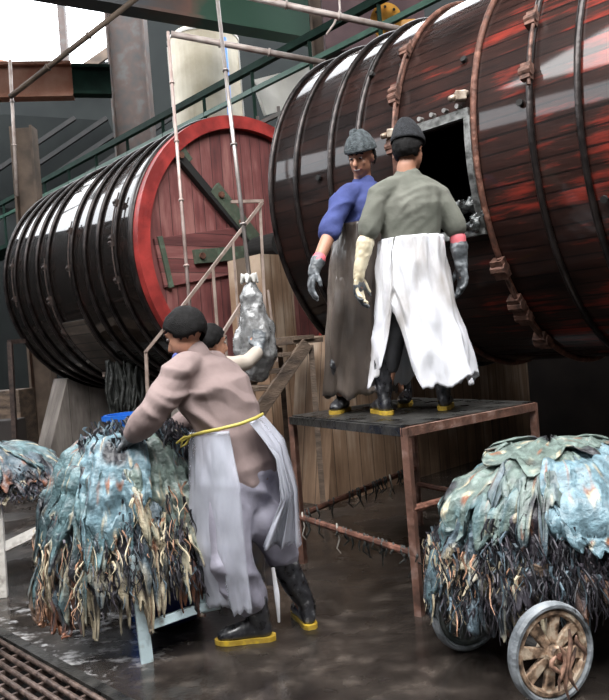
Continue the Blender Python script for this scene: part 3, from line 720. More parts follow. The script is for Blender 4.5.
# stair handrails made of strips
t = thing('stair_handrail', 'thin tan metal handrail climbing right in front of the red drum face', 'handrail', tuple(at(150, 445, 5.2)))
def strip(nm, a, b, w=.028): bm = B(); bar(bm, a, b, w, w*.8); return obj(nm, bm, M['strip_tan'], t)
dH = 5.3
strip('post', at(146, 352, dH), at(151, 470, dH)); strip('top_rail', at(145, 353, dH), at(178, 312, dH)); strip('top_rail', at(178, 312, dH), at(262, 203, dH+.4))
strip('post', at(213, 268, dH+.15), at(219, 352, dH+.15)); strip('post', at(233, 241, dH+.25), at(240, 345, dH+.25), .022); strip('cross_bar', at(231, 202, dH+.4), at(263, 201, dH+.5), .03); strip('post', at(260, 203, dH+.4), at(266, 330, dH+.4))
t = thing('stair_handrail', 'second shorter handrail rising behind the worker to the wrapped bundle', 'handrail', tuple(at(225, 380, 4.9)))
strip('top_rail', at(205, 362, 4.95), at(250, 290, 5.15)); strip('post', at(225, 335, 5.0), at(229, 400, 5.0)); strip('post', at(268, 290, 5.3), at(277, 362, 5.3), .022)
# ================================================================= platform
PZ = .93
pc, pl, pr = at(405, 425, 3.51), at(292, 415, 4.51), at(533, 403, 4.2)
for p in (pc, pl, pr): p.z = PZ
pb = pl+pr-pc
t = thing('work_platform', 'rusty angle-iron platform with black wet top under the two men', 'platform', ((pc+pb)/2*1.0).to_tuple()[:2]+(0,))
cs = [pc, pr, pb, pl]
bm = B(); A = [bm.verts.new(p+V((0, 0, -.012))) for p in cs]; C = [bm.verts.new(p) for p in cs]
bm.faces.new(list(reversed(A))); bm.faces.new(C)
for k in range(4): bm.faces.new([A[k], A[(k+1) % 4], C[(k+1) % 4], C[k]])
obj('top_plate', bm, M['black_steel'], t)
for k in range(4):
    bm = B(); a, b = cs[k], cs[(k+1) % 4]; bar(bm, a-V((0, 0, .03)), b-V((0, 0, .03)), .045, .045)
    obj('edge_rail', bm, M['steel_frame'] if k == 0 else M['black_steel'] if k == 3 else M['rusty'], t)
for p in cs:
    bm = B(); bar(bm, V((p.x, p.y, 0)), V((p.x, p.y, PZ-.01)), .038, .038, up=V((.6, .8, 0))); obj('leg', bm, M['steel_frame'], t)
bzs = ((0, 3, .30, .29), (3, 2, .30, .42), (0, 1, .52, .5), (1, 2, .3, .3))
for a, b, z0, z1 in bzs:
    bm = B(); p, q = cs[a].copy(), cs[b].copy(); p.z, q.z = z0, z1; tube(bm, [p, q], .02, 8, flat=True); obj('brace', bm, M['rusty'], t)
# shreds hanging on the braces
rnd = random.Random(11)
bm = B()
for a, b, z0, z1 in bzs[:2]:
    p, q = cs[a].copy(), cs[b].copy(); p.z, q.z = z0, z1
    for k in range(26):
        c = p.lerp(q, rnd.random()*.95); L = rnd.uniform(.03, .12)
        tube(bm, [c+V((0, 0, .022)), c+V((rnd.uniform(-.01, .01), -.024, 0)), c+V((rnd.uniform(-.02, .02), -.02, -L*.6)), c+V((rnd.uniform(-.03, .03), -.01, -L))], [.006, .008, .006, .003], 6)
tag(obj('hide_shreds', bm, M['rag'], smooth=True), 'dark hide shreds caught on the lower braces of the platform', 'scraps', kind='stuff')
bm = B()
for a, b, f in ((0, 3, .62), (3, 2, .75), (3, 2, .95), (0, 3, .97)):
    p, q = cs[a].copy(), cs[b].copy(); z = .3 if b != 2 else .3+.12*f; p.z = q.z = z; c = p.lerp(q, f)
    tube(bm, [c+V((0, .0, .024)), c+V((.0, -.025, .01)), c+V((.01, -.02, -.06)), c+V((-.01, -.02, -.11)), c+V((.01, -.02, -.14))], [.005, .006, .006, .004, .003], 6)
tag(obj('string_scraps', bm, mat('string', (.4, .36, .32), (.6, .56, .5), rough=.7), smooth=True), 'pale string scraps dangling from the platform braces', 'string', kind='stuff')

# ================================================================= drain grating
t = thing('drain_grating', 'rusty steel bar grating over the drain pit at lower left', 'grating', g0.to_tuple())
n = 17
for k in range(n):
    y = .03+k*(gw-.06)/(n-1); bm = B(); tube(bm, [Mg@V((.02, y, .0)), Mg@V((gl-.02, y, .0))], .0125, 8, flat=True); obj('bar', bm, M['grate'], t, smooth=True)
for k in range(22):
    x = .08+k*(gl-.16)/21; bm = B(); bar(bm, Mg@V((x, .0, -.022)), Mg@V((x, gw, -.022)), .016, .03); obj('cross_bar', bm, M['grate'], t)
bm = B(); bar(bm, Mg@V((0, -.015, -.0)), Mg@V((gl, -.015, -.0)), .05, .03); obj('frame', bm, M['black_steel'], t)
# ================================================================= PEOPLE
UP = V((0, 0, 1))
def unit(v): v = V(v); return v.normalized()
def head_blob(bm, c, f, u, k=1.0):
    """f = where the face looks, u = top of head, c = centre of the skull"""
    s = f.cross(u).normalized(); u = s.cross(f)
    P = lambda a, b, d: c+s*(a*k)+f*(b*k)+u*(d*k)
    ell(bm, P(0, -.012, .02), .074*k, .095*k, .092*k, s, f, u)
    ell(bm, P(0, .022, -.045), .06*k, .068*k, .072*k, s, f, u)
    ell(bm, P(0, .06, -.09), .03*k, .028*k, .024*k, s, f, u, 2)          # chin
    tube(bm, [P(0, .082, .012), P(0, .1, -.012), P(0, .108, -.03)], [.009*k, .012*k, .016*k], 8)  # nose
    tube(bm, [P(-.042, .074, .028), P(0, .088, .03), P(.042, .074, .028)], .009*k, 8)       # brow
    for q in (-1, 1):
        ell(bm, P(q*.075, -.008, -.012), .011*k, .019*k, .031*k, s, f, u, 2)
        ell(bm, P(q*.035, .06, -.025), .02*k, .02*k, .018*k, s, f, u, 2)     # cheek
    tube(bm, [P(-.022, .082, -.06), P(0, .09, -.058), P(.022, .082, -.06)], .0075*k, 8)
def face_bits(parent, c, f, u, k=1.0, smile=False):
    s = f.cross(u).normalized(); u = s.cross(f)
    P = lambda a, b, d: c+s*(a*k)+f*(b*k)+u*(d*k)
    for q in (-1, 1):
        bm = B(); ell(bm, P(q*.03, .076, .006), .013*k, .008*k, .008*k, s, f, u, 2); obj('eye', bm, M['eye'], parent, smooth=True)
        bm = B(); ell(bm, P(q*.03, .0835, .004), .006*k, .003*k, .006*k, s, f, u, 2); obj('iris', bm, M['hair'], parent, smooth=True)
        bm = B(); tube(bm, [P(q*.012, .092, .03), P(q*.03, .09, .037), P(q*.05, .075, .029)], .0045*k, 6); obj('eyebrow', bm, M['hair'], parent, smooth=True)
    z = .006 if smile else 0
    bm = B(); tube(bm, [P(-.026, .083, -.062+z), P(0, .096, -.064), P(.026, .083, -.062+z)], [.003*k, .006*k, .003*k], 6); obj('lips', bm, M['lip'], parent, smooth=True)
    if smile:
        bm = B(); tube(bm, [P(-.018, .09, -.0605), P(0, .099, -.0625), P(.018, .09, -.0605)], .0032*k, 6); obj('teeth', bm, M['teeth'], parent, smooth=True)
def cap_shell(name, mt, parent, c, f, u, rx, ry, rz, cut, tip=0.0, k=1.0, rough=.004, tilt=.0):
    """hair or knitted hat: thick shell over the skull, open towards face and neck"""
    s = f.cross(u).normalized(); u = s.cross(f)
    bm = B(); vs = ell(bm, V((0, 0, 0)), 1, 1, 1, sub=4)
    dele = [v for v in bm.verts if not cut(v.co)]
    bmesh.ops.delete(bm, geom=dele, context='VERTS')
    for v in bm.verts:
        q = v.co.copy(); n = 1+rough*12*mn.noise(q*4)+rough*8*mn.noise(q*11)
        top = max(q.z, 0)**3*tip
        v.co = c+s*(q.x*rx*n)+f*((q.y*n-top*.5)*ry)+u*((q.z*n+top)*rz)
    o = obj(name, bm, mt, parent, smooth=True)
    m = o.modifiers.new('s', 'SOLIDIFY'); m.thickness = .006; m.offset = 1
    return o
def hand_blob(bm, w, d, pn, th, curl=.5, k=1.0, spread=.2, rad=.0098):
    """w wrist, d hand direction, pn palm-facing direction, th side the thumb is on"""
    d = d.normalized(); th = (th-d*th.dot(d)).normalized(); pn = (pn-d*pn.dot(d)); pn = (pn-th*pn.dot(th)).normalized()
    tube(bm, [w-d*.02, w+d*.03*k, w+d*.075*k, w+d*.092*k], [(.026*k, .02*k), (.034*k, .017*k), (.041*k, .015*k), (.038*k, .012*k)], 12, side=th)
    for i, (o, L) in enumerate(((.030, .078), (.0105, .088), (-.0095, .082), (-.028, .064))):
        b = w+d*(.085 if i < 3 else .078)*k+th*o*k; dd = (d+th*(o*spread*8)).normalized(); pts = [b-d*.03*k, b]
        c = curl*(1+.12*i); a = 0; p = b
        for j, q in enumerate((.45, .32, .23)):
            a += c*(.7 if j == 0 else .9); p = p+(dd*math.cos(a)+pn*math.sin(a))*(L*q*k); pts.append(p)
        tube(bm, pts, [rad*k*1.05, rad*k*1.1, rad*k, rad*k*.93, rad*k*.8], 9)
    b = w+d*.028*k+th*.026*k; t1 = (d*.7+th*.75+pn*.25).normalized(); t2 = (d*.9+th*.3+pn*.35*(1+curl)).normalized()
    tube(bm, [b-t1*.015, b+t1*.03*k, b+t1*.03*k+t2*.03*k, b+t1*.03*k+t2*.055*k], [.014*k, .0135*k, .0115*k, .0095*k], 9)
def glove(name, mt, parent, elbow, w, d, pn, th, curl, k, cuff=.08, cr=.042, amp=.003):
    bm = B(); hand_blob(bm, w, d, pn, th, curl, k*1.08, rad=.0112)
    fa = (w-elbow).normalized(); tube(bm, [w-fa*cuff, w-fa*.01, w+d.normalized()*.03], [cr*k, .034*k, .032*k], 14)
    return skin(name, bm, mt, parent, .0055, 2, amp, 30, (1, 1, 1))
def boot(parent, heel, toe, top, k=1.0, ground=0.0, mt=None, sr=.062, solem=None):
    """rubber boot with shaft and yellow sole"""
    heel, toe = V(heel), V(toe); heel.z = toe.z = ground
    f = (toe-heel).normalized(); s = f.cross(UP)
    L = .28*k; heel = (heel+toe)/2-f*L/2; toe = heel+f*L; an = heel+f*.07*k+UP*.1*k
    bm = B()
    tube(bm, [heel+f*.045*k+UP*.05*k, heel+f*.12*k+UP*.055*k, heel+f*.2*k+UP*.045*k, toe-f*.035*k+UP*.038*k],
         [(.036*k, .042*k), (.04*k, .046*k), (.046*k, .035*k), (.038*k, .026*k)], 16, side=s)
    tube(bm, [heel+f*.062*k+UP*.05*k, an, an.lerp(V(top), .4), V(top)], [(.038*k, .045*k), (.042*k, .052*k), (sr*.9, sr), (sr, sr*1.08)], 18, side=s)
    g = ground
    def fn(c):
        if c.z < g+.014: c.z = g+.014
        return c
    o = skin('boot', bm, mt or M['boot'], parent, .008, 2, .004, 14, (1, 1, .6), fn=fn)
    bm = B(); out = []
    for q, w in ((0, .018), (.02, .034), (.06, .039), (.11, .036), (.16, .043), (.21, .047), (.25, .038), (.272, .022), (.28, .008)):
        out.append((heel+f*(q*k), w*k))
    n = 9; ring_ = [p+s*w for p, w in out]+[p-s*w for p, w in reversed(out)]
    A = [bm.verts.new(V((p.x, p.y, g+.001))) for p in ring_]; C = [bm.verts.new(V((p.x, p.y, g+.023))) for p in ring_]
    bm.faces.new(A); bm.faces.new(list(reversed(C))); m = len(A)
    for i in range(m): bm.faces.new([A[i], C[i], C[(i+1) % m], A[(i+1) % m]])
    bmesh.ops.recalc_face_normals(bm, faces=bm.faces)
    obj('sole', bm, M['sole'], o)
    return o
def drape(name, mt, parent, rings, a0, a1, n=70, m=40, folds=7, amp=.02, seed=1, hem=.04, thick=.003, crumple=.008, hemf=None):
    """sheet wrapped round the body. rings: list of (centre, rx, ry, rot) from the waist to the hem"""
    bm = B(); g = []
    for j in range(m+1):
        t = j/m; x = t*(len(rings)-1); i = min(int(x), len(rings)-2); q = x-i
        c = rings[i][0].lerp(rings[i+1][0], q); rx = rings[i][1]*(1-q)+rings[i+1][1]*q; ry = rings[i][2]*(1-q)+rings[i+1][2]*q; rot = rings[i][3]*(1-q)+rings[i+1][3]*q
        row = []
        for k in range(n+1):
            a = a0+(a1-a0)*k/n
            fo = amp*t*(math.sin(folds*a+seed+1.5*mn.noise(V((a*2, t*1.5, seed))))+.5*math.sin(folds*2.3*a+seed*2))
            fo += crumple*(mn.noise(V((math.cos(a)*4, math.sin(a)*4, t*5+seed)))+.6*(1-2*abs(mn.noise(V((math.cos(a)*7, math.sin(a)*7, t*4+seed))))))
            dx, dy = math.cos(a)*(rx+fo), math.sin(a)*(ry+fo); cr_, sr_ = math.cos(rot), math.sin(rot)
            p = c+V((dx*cr_-dy*sr_, dx*sr_+dy*cr_, 0)); lift = 0
            if t > .6:
                lift = (t-.6)/.4*(hem*mn.noise(V((a*2.5, seed, 0)))+hem*.3*mn.noise(V((a*11, seed, 3))))
            if hemf: lift += t*hemf(a)
            row.append(bm.verts.new(p+V((0, 0, lift))))
        g.append(row)
    for j in range(m):
        for k in range(n): bm.faces.new([g[j][k], g[j+1][k], g[j+1][k+1], g[j][k+1]])
    o = obj(name, bm, mt, parent, smooth=True); s = o.modifiers.new('s', 'SOLIDIFY'); s.thickness = thick; s.offset = 0
    return o
def limb(bm, pts, rad, side=None): tube(bm, pts, rad, 14, side=side)

M['trouser_dark'] = mat('trouser_dark', (.02, .02, .024), (.06, .06, .065), scale=8, rough=.6)
# ---------------------------------------------------------------- bending worker in front
t = thing('person', 'bending worker in taupe shirt and clear plastic apron reaching onto the left hide heap', 'person', (-.22, 3.42, 0))
F = unit((-.62, .78, 0)); Lf = UP.cross(F)          # Lf = his left (image left)
hip = at(238, 470, 3.44); wst = at(229, 425, 3.45); chest = at(214, 392, 3.46); nb = at(198, 358, 3.48); hc = at(184, 333, 3.49)
shL = at(178, 377, 3.33); elL = at(152, 413, 3.22); wrL = at(131, 436, 3.32)
shR = at(227, 372, 3.63); elR = at(200, 412, 3.78); wrR = at(165, 436, 3.66)
hf = unit(F*.72+Lf*.45-UP*.5); hu = unit(UP*.9-Lf*-.0+F*.35)
hjL, knL, anL = at(226, 488, 3.36), at(232, 558, 3.30), at(252, 617, 3.36)
hjR, knR, anR = at(256, 488, 3.5), at(281, 552, 3.48), at(303, 612, 3.53)
tt = unit(chest-hip)
bm = B(); head_blob(bm, hc, hf, hu)
limb(bm, [nb-tt*.03, nb+unit(hc-nb)*.05, hc-hu*.04], [.058, .052, .052])
limb(bm, [hip, wst, chest, nb-tt*.05], [(.13, .09), (.12, .085), (.15, .1), (.1, .07)], side=Lf)
for a, b, c in ((shL, elL, wrL), (shR, elR, wrR)): limb(bm, [nb.lerp(a, .6), a, a.lerp(b, .5), b, b.lerp(c, .5), c], [.05, .05, .042, .037, .034, .026])
for a, b, c in ((hjL, knL, anL), (hjR, knR, anR)): limb(bm, [a, a.lerp(b, .5), b, b.lerp(c, .35), c+UP*.02], [.085, .072, .05, .045, .028])
hd = [unit(V((-.5, .25, -.6))), unit(V((-.6, -.2, -.5)))]
hand_blob(bm, wrL, hd[0], V((.3, .3, -1)), V((.5, 1, 0)), .55, .62, rad=.0065); hand_blob(bm, wrR, hd[1], V((.2, -.3, -1)), V((0, -1, .1)), .55, .62, rad=.0065)
skin('body', bm, M['skin'], t, .009, 3)
face_bits(t, hc, hf, hu)
cap_shell('hair', M['hair'], t, hc-hf*.012+hu*.018, hf, hu, .087, .108, .104, lambda q: q.z > -.8+1.7*max(q.y-.12, 0)+.12*mn.noise(q*6), rough=.004)
bm = B()
limb(bm, [hip+tt*.0+UP*-.0, hip+tt*.07, wst, chest, nb-tt*.07, nb-tt*.01], [(.2, .165), (.195, .155), (.175, .14), (.205, .145), (.16, .11), (.075, .066)], side=Lf)
for a, b, c in ((shL, elL, wrL), (shR, elR, wrR)):
    limb(bm, [nb.lerp(a, .5), a, a.lerp(b, .5), b, b.lerp(c, .55), b.lerp(c, .82)], [.075, .082, .075, .066, .066, .054])
skin('shirt', bm, M['shirt_taupe'], t, .009, 2, .004, 6, (1, 1, .8), crease=((.5, -.3, .8), .016, 11))
bm = B(); tube(bm, [nb-tt*.01, nb+unit(hc-nb)*.028], [.07, .066], 18); skin('collar', bm, M['shirt_taupe'], t, .008, 2)
bm = B(); q = at(177, 368, 3.42); ell(bm, q, .03, .05, .075); skin('blue_undershirt', bm, M['shirt_blue'], t, .008, 2, .004, 20)
bm = B()
limb(bm, [hip+tt*.02, hip-UP*.1], [(.17, .15), (.18, .16)], side=Lf)
limb(bm, [hjL, hjL.lerp(knL, .5), knL, knL.lerp(anL, .45), anL+UP*.1], [.12, .11, .1, .095, .085]); limb(bm, [hjR, hjR.lerp(knR, .5), knR+UP*.0], [.125, .115, .085])
ell(bm, at(262, 520, 3.43), .1, .1, .12)
skin('trousers', bm, M['trouser_grey'], t, .011, 2, .008, 5, (1, 1, .8), crease=((.6, .1, .6), .018, 10))
boot(t, at(274, 637, 3.36), at(217, 642, 3.36), anL+UP*.17+F*.0, 1.02)
boot(t, at(311, 628, 3.45), at(298, 622, 3.68), knR-UP*.03, 1.0, sr=.066)
for a, b, d_, p_, th_, nm in ((elL, wrL, hd[0], V((.3, .3, -1)), V((.5, 1, 0)), 'glove'), (elR, wrR, hd[1], V((.2, -.3, -1)), V((0, -1, .1)), 'glove')):
    glove(nm, M['glove_grey'], t, a, b, d_, p_, th_, .55, 1.0)
# plastic apron: wraps the front, open at the back, right flap flying
fa = math.atan2(F.y, F.x); w0 = wst-tt*.01
rg = [(w0, .19, .165, fa+PI/2), (hip-UP*.02, .235, .22, fa+PI/2), (V((hip.x-.01, hip.y, .5)), .235, .24, fa+PI/2), (V((hip.x+.0, hip.y-.03, .22)), .17, .19, fa+PI/2)]
# local angle -90deg points backwards, +90 forwards (rot = facing+90 -> local x = his left... )
def hemA(a):
    d = (a-PI*1.0)      # grows towards the open back edges
    return .32*math.exp(-((a-math.radians(-253))/.9)**2)-.03
o = drape('plastic_apron', M['apron_clear'], t, rg, math.radians(-253), math.radians(60), n=110, folds=6, amp=.018, seed=3, hem=.05, crumple=.01, hemf=hemA)
q0 = at(255, 421, 3.30); flap = [at(252, 420, 3.3), at(270, 418, 3.36), at(276, 424, 3.46)]
bm = B(); g = []
lft = [at(248, 421, 3.29), at(276, 460, 3.26), at(283, 500, 3.24), at(262, 548, 3.27)]; rgt = [at(262, 416, 3.42), at(283, 440, 3.44), at(296, 490, 3.42), at(302, 545, 3.4)]
def cr(ps, x):
    x *= len(ps)-1; i = min(int(x), len(ps)-2); return ps[i].lerp(ps[i+1], x-i)
for j in range(31):
    row = []
    for k in range(21):
        p = cr(lft, j/30).lerp(cr(rgt, j/30), k/20); w_ = mn.noise(V((k*.22, j*.07, 4)))
        row.append(bm.verts.new(p+V((.02*w_, .05*w_*(j/30)+.03*math.sin(k*.9+j*.05)*(j/30), .012*w_+.02*mn.noise(V((k*.3, 1, 1)))*(j/30)))))
    g.append(row)
for j in range(30):
    for k in range(20): bm.faces.new([g[j][k], g[j+1][k], g[j+1][k+1], g[j][k+1]])
o = obj('apron_flap', bm, M['apron_clear'], t, smooth=True); m_ = o.modifiers.new('s', 'SOLIDIFY'); m_.thickness = .003
bm = B(); tie = []
for k in range(25):
    a = fa+PI/2+(-.35-2.4*k/24); tie.append(V((w0.x, w0.y, w0.z))+V((math.cos(a)*.0, 0, 0)))
s_ = Lf
tp = [at(190, 436, 3.34), at(205, 432, 3.275), at(220, 429, 3.25), at(240, 424, 3.26), at(256, 418, 3.31), at(263, 414, 3.4)]
tube(bm, tp, [(.008, .004)]*6, 8, side=UP)
tube(bm, [at(190, 436, 3.34), at(186, 444, 3.33), at(181, 447, 3.33), at(182, 441, 3.32), at(190, 436, 3.33)], .006, 7)
tube(bm, [at(190, 437, 3.33), at(184, 437, 3.32), at(177, 443, 3.32)], .006, 7)
obj('yellow_apron_tie', bm, M['yellow'], t, smooth=True)
bm = B(); tube(bm, [at(273, 568, 3.33), at(277, 595, 3.33), at(279, 622, 3.34)], [(.008, .003), (.013, .003), (.006, .003)], 8, side=V((1, 0, 0))); obj('apron_shred', bm, M['apron_white'], t, smooth=True)

# ---------------------------------------------------------------- man in green shirt on the platform
D = 4.13
t = thing('person', 'man in grey-green shirt and white apron on the platform, his back turned', 'person', (at(414, 412, D).x, D, PZ))
F = unit((.3, 1, 0)); Lf = UP.cross(F)
hip, wst, chest, nb, hc = at(412, 272, D), at(411, 243, D), at(409, 208, D), at(407, 178, D), at(409, 149, D+.02)
shL, elL, wrL = at(378, 195, D-.02), at(367, 236, D-.04), at(359, 272, D-.06)
shR, elR, wrR = at(439, 195, D+.02), at(457, 232, D), at(461, 262, D)
hf = unit(V((.62, .75, -.12))); hu = unit(V((.02, .1, 1)))
hjL, knL, anL = at(399, 288, D), at(392, 348, D-.03), at(386, 396, D-.02)
hjR, knR, anR = at(426, 288, D), at(438, 345, D), at(444, 392, D+.03)
dL, dR = unit(at(358, 300, D-.05)-wrL), unit(at(465, 295, D)-wrR)
bm = B(); head_blob(bm, hc, hf, hu, .98)
limb(bm, [nb-UP*.03, nb+UP*.06, hc-hu*.03], [.062, .056, .054])
limb(bm, [hip, wst, chest, nb-UP*.06], [(.14, .09), (.13, .085), (.16, .1), (.12, .07)], side=Lf)
for a, b, c in ((shL, elL, wrL), (shR, elR, wrR)): limb(bm, [nb.lerp(a, .6), a, a.lerp(b, .5), b, b.lerp(c, .5), c], [.05, .048, .046, .042, .037, .027])
for a, b, c in ((hjL, knL, anL), (hjR, knR, anR)): limb(bm, [a, a.lerp(b, .5), b, b.lerp(c, .35), c+UP*.02], [.085, .07, .05, .044, .028])
hand_blob(bm, wrL, dL, V((.6, -.6, 0)), V((.5, .8, 0)), .35, .62, rad=.0065); hand_blob(bm, wrR, dR, V((-.7, -.3, 0)), V((-.3, .9, 0)), .35, .62, rad=.0065)
skin('body', bm, M['skin'], t, .009, 3)
face_bits(t, hc, hf, hu, .98)
cap_shell('hair', M['hair'], t, hc-hf*.01-hu*.002, hf, hu, .081, .1, .09, lambda q: (q.y < -.02+.25*(q.z > 0)) and -.75 < q.z < .55, rough=.005)
cap_shell('knitted_cap', M['knit_dark'], t, hc-hf*.004+hu*.034, hf, hu, .09, .108, .1, lambda q: q.z > -.12+.0*q.y, tip=.42, rough=.002)
bm = B()
limb(bm, [wst-UP*.06, wst, chest, nb-UP*.07, nb-UP*.005], [(.168, .13), (.17, .128), (.185, .13), (.17, .1), (.085, .07)], side=Lf)
for a, b in ((shL, elL), (shR, elR)): limb(bm, [nb.lerp(a, .45)-UP*.01, a-UP*.01, a.lerp(b, .45), a.lerp(b, .85)], [.07, .066, .067, .068])
skin('t_shirt', bm, M['shirt_green'], t, .010, 2, .005, 9, (1, 1, .7), crease=((-.5, .2, .7), .011, 13))
bm = B()
limb(bm, [hip+UP*.05, hip-UP*.08], [(.16, .13), (.165, .14)], side=Lf)
for a, b, c in ((hjL, knL, anL), (hjR, knR, anR)): limb(bm, [a, a.lerp(b, .5), b, b.lerp(c, .4)], [.11, .095, .07, .06])
skin('trousers', bm, M['trouser_dark'], t, .012, 4, .01, 6)
boot(t, atz(388, 415, PZ), at(376, 405, D+.16), anL+UP*.21, 1.0, PZ, sr=.058)
boot(t, at(444, 413, D-.06), at(447, 405, D+.2), anR+UP*.21, 1.0, PZ, sr=.058)
fa = math.atan2(F.y, F.x)
glove('cream_glove', M['glove_cream'], t, elL, wrL, dL, V((.6, -.6, 0)), V((.5, .8, 0)), .35, 1.05, cuff=.17, cr=.05)
bm = B(); hand_blob(bm, wrL+dL*.02, dL, V((.6, -.6, 0)), V((.5, .8, 0)), .42, 1.16, rad=.0118); skin('grey_glove_hand', bm, M['glove_grey'], t, .0055, 2, .003, 30, (1, 1, 1))
glove('glove', M['glove_grey'], t, elR, wrR, dR, V((-.7, -.3, 0)), V((-.3, .9, 0)), .35, 1.15, cuff=.09, cr=.045)
bm = B(); q = wrR+(elR-wrR).normalized(); e_ = (elR-wrR).normalized(); tube(bm, [wrR+e_*.075, wrR+e_*.14], [.043, .047], 16); skin('pink_cuff', bm, M['pink'], t, .008, 1)
# white apron worn like a skirt: closed at the back with a slit between the legs
w0 = wst+UP*.025
base = V((hip.x, hip.y, 0))
def Pz(px, py, d): return at(px, py, d)
rg = [(w0, .178, .15, fa-PI/2), (hip+UP*.0, .2, .175, fa-PI/2), (at(418, 320, D), .235, .2, fa-PI/2), (at(421, 352, D), .265, .22, fa-PI/2), (at(424, 383, D), .29, .23, fa-PI/2)]
gapc = -PI/2-.42
def hemC(a):
    d = abs(((a-gapc+PI) % (2*PI))-PI); return .42*math.exp(-(d/.27)**2)
o = drape('white_apron', M['apron_white'], t, rg, gapc+.02, gapc+2*PI-.02, n=130, m=50, folds=6, amp=.022, seed=5, hem=.09, crumple=.017, hemf=hemC)

# ---------------------------------------------------------------- man in blue shirt
D = 4.5
t = thing('person', 'smiling man in blue T-shirt and long dark apron at the platform back', 'person', (at(365, 408, D-.1).x, D, PZ))
F = unit((-.55, -.83, 0)); Lf = UP.cross(F)      # his left = image right
hip, wst, chest, nb, hc = at(360, 262, D), at(361, 236, D), at(362, 206, D), at(363, 184, D), at(361, 157, D-.04)
shN, elN, wrN = at(341, 201, D-.12), at(327, 240, D-.22), at(315, 268, D-.3)
shF, elF, wrF = at(384, 199, D+.1), at(396, 235, D+.14), at(392, 262, D+.0)
hf = unit(V((-.5, -.82, -.38))); hu = unit(V((-.08, -.3, 1)))
hjN, knN, anN = at(350, 282, D-.03), at(342, 345, D-.06), at(341, 396, D-.06)
hjF, knF, anF = at(372, 282, D+.03), at(388, 345, D+.06), at(400, 392, D+.08)
dN, dF = unit(at(309, 292, D-.33)-wrN), unit(V((-.1, -.3, -1)))
bm = B(); head_blob(bm, hc, hf, hu, 1.0)
limb(bm, [nb-UP*.03, nb+UP*.05, hc-hu*.03], [.06, .054, .054])
limb(bm, [hip, wst, chest, nb-UP*.06], [(.135, .09), (.125, .085), (.15, .1), (.11, .07)], side=Lf)
for a, b, c in ((shN, elN, wrN), (shF, elF, wrF)): limb(bm, [nb.lerp(a, .6), a, a.lerp(b, .5), b, b.lerp(c, .5), c], [.05, .046, .044, .041, .037, .027])
for a, b, c in ((hjN, knN, anN), (hjF, knF, anF)): limb(bm, [a, a.lerp(b, .5), b, b.lerp(c, .35), c+UP*.02], [.085, .07, .05, .044, .028])
hand_blob(bm, wrN, dN, V((.7, .3, -.3)), V((.3, -.9, 0)), .4, .62, rad=.0065); hand_blob(bm, wrF, dF, V((-.7, .2, 0)), V((0, -1, 0)), .4, .62, rad=.0065)
skin('body', bm, M['skin'], t, .008, 2)
face_bits(t, hc, hf, hu, 1.0, True)
cap_shell('hair', M['hair'], t, hc-hf*.01-hu*.0, hf, hu, .083, .102, .09, lambda q: (q.y < .1) and -.6 < q.z < .5, rough=.005)
o = cap_shell('knitted_cap', M['knit_grey'], t, hc-hf*.004+hu*.038, hf, hu, .093, .111, .096, lambda q: q.z > -.08, tip=.25, rough=.004)
bm = B(); rnd = random.Random(4)
for k in range(9): ell(bm, hc+hu*(.115+rnd.random()*.03)+V((rnd.uniform(-.04, .04), rnd.uniform(-.03, .03), 0)), .022, .022, .03, sub=2)
skin('cap_tuft', bm, M['knit_grey'], t, .007, 1, .006, 30)
bm = B()
limb(bm, [wst-UP*.05, wst, chest, nb-UP*.06, nb-UP*.005], [(.16, .125), (.16, .125), (.185, .13), (.16, .1), (.08, .068)], side=Lf)
for a, b in ((shN, elN), (shF, elF)): limb(bm, [nb.lerp(a, .45)-UP*.01, a-UP*.005, a.lerp(b, .45), a.lerp(b, .8)], [.07, .069, .065, .065])
skin('t_shirt', bm, M['shirt_blue'], t, .010, 2, .005, 9, (1, 1, .7), crease=((-.5, .2, .7), .011, 13))
bm = B()
limb(bm, [hip+UP*.05, hip-UP*.08], [(.155, .13), (.16, .14)], side=Lf)
for a, b, c in ((hjN, knN, anN), (hjF, knF, anF)): limb(bm, [a, a.lerp(b, .5), b, b.lerp(c, .4)], [.11, .1, .082, .072])
skin('trousers', bm, M['apron_brown'], t, .012, 4, .01, 6)
boot(t, at(346, 404, D+.06), at(334, 413, D-.16), anN+UP*.2, .98, PZ, sr=.056)
boot(t, at(408, 401, D+.2), at(403, 408, D-.06), anF+UP*.2, .98, PZ, sr=.056)
glove('glove', M['glove_grey'], t, elN, wrN, dN, V((.7, .3, -.3)), V((.3, -.9, 0)), .4, 1.1, cuff=.05, cr=.04)
glove('glove', M['glove_grey'], t, elF, wrF, dF, V((-.7, .2, 0)), V((0, -1, 0)), .4, 1.1, cuff=.05, cr=.04)
bm = B(); e_ = (elN-wrN).normalized(); tube(bm, [wrN+e_*.045, wrN+e_*.07], [.042, .041], 14); obj('red_cuff', bm, M['pink'], t, smooth=True)
fa = math.atan2(F.y, F.x)
rg = [(wst+UP*.07, .168, .14, fa+PI/2), (hip, .185, .165, fa+PI/2), (at(360, 320, D), .2, .18, fa+PI/2), (at(360, 393, D), .225, .2, fa+PI/2)]
drape('dark_apron', M['apron_brown'], t, rg, -PI/2-1.9, -PI/2+1.9+PI*0 if False else PI/2+.0, n=100, folds=5, amp=.016, seed=8, hem=.05, crumple=.01)

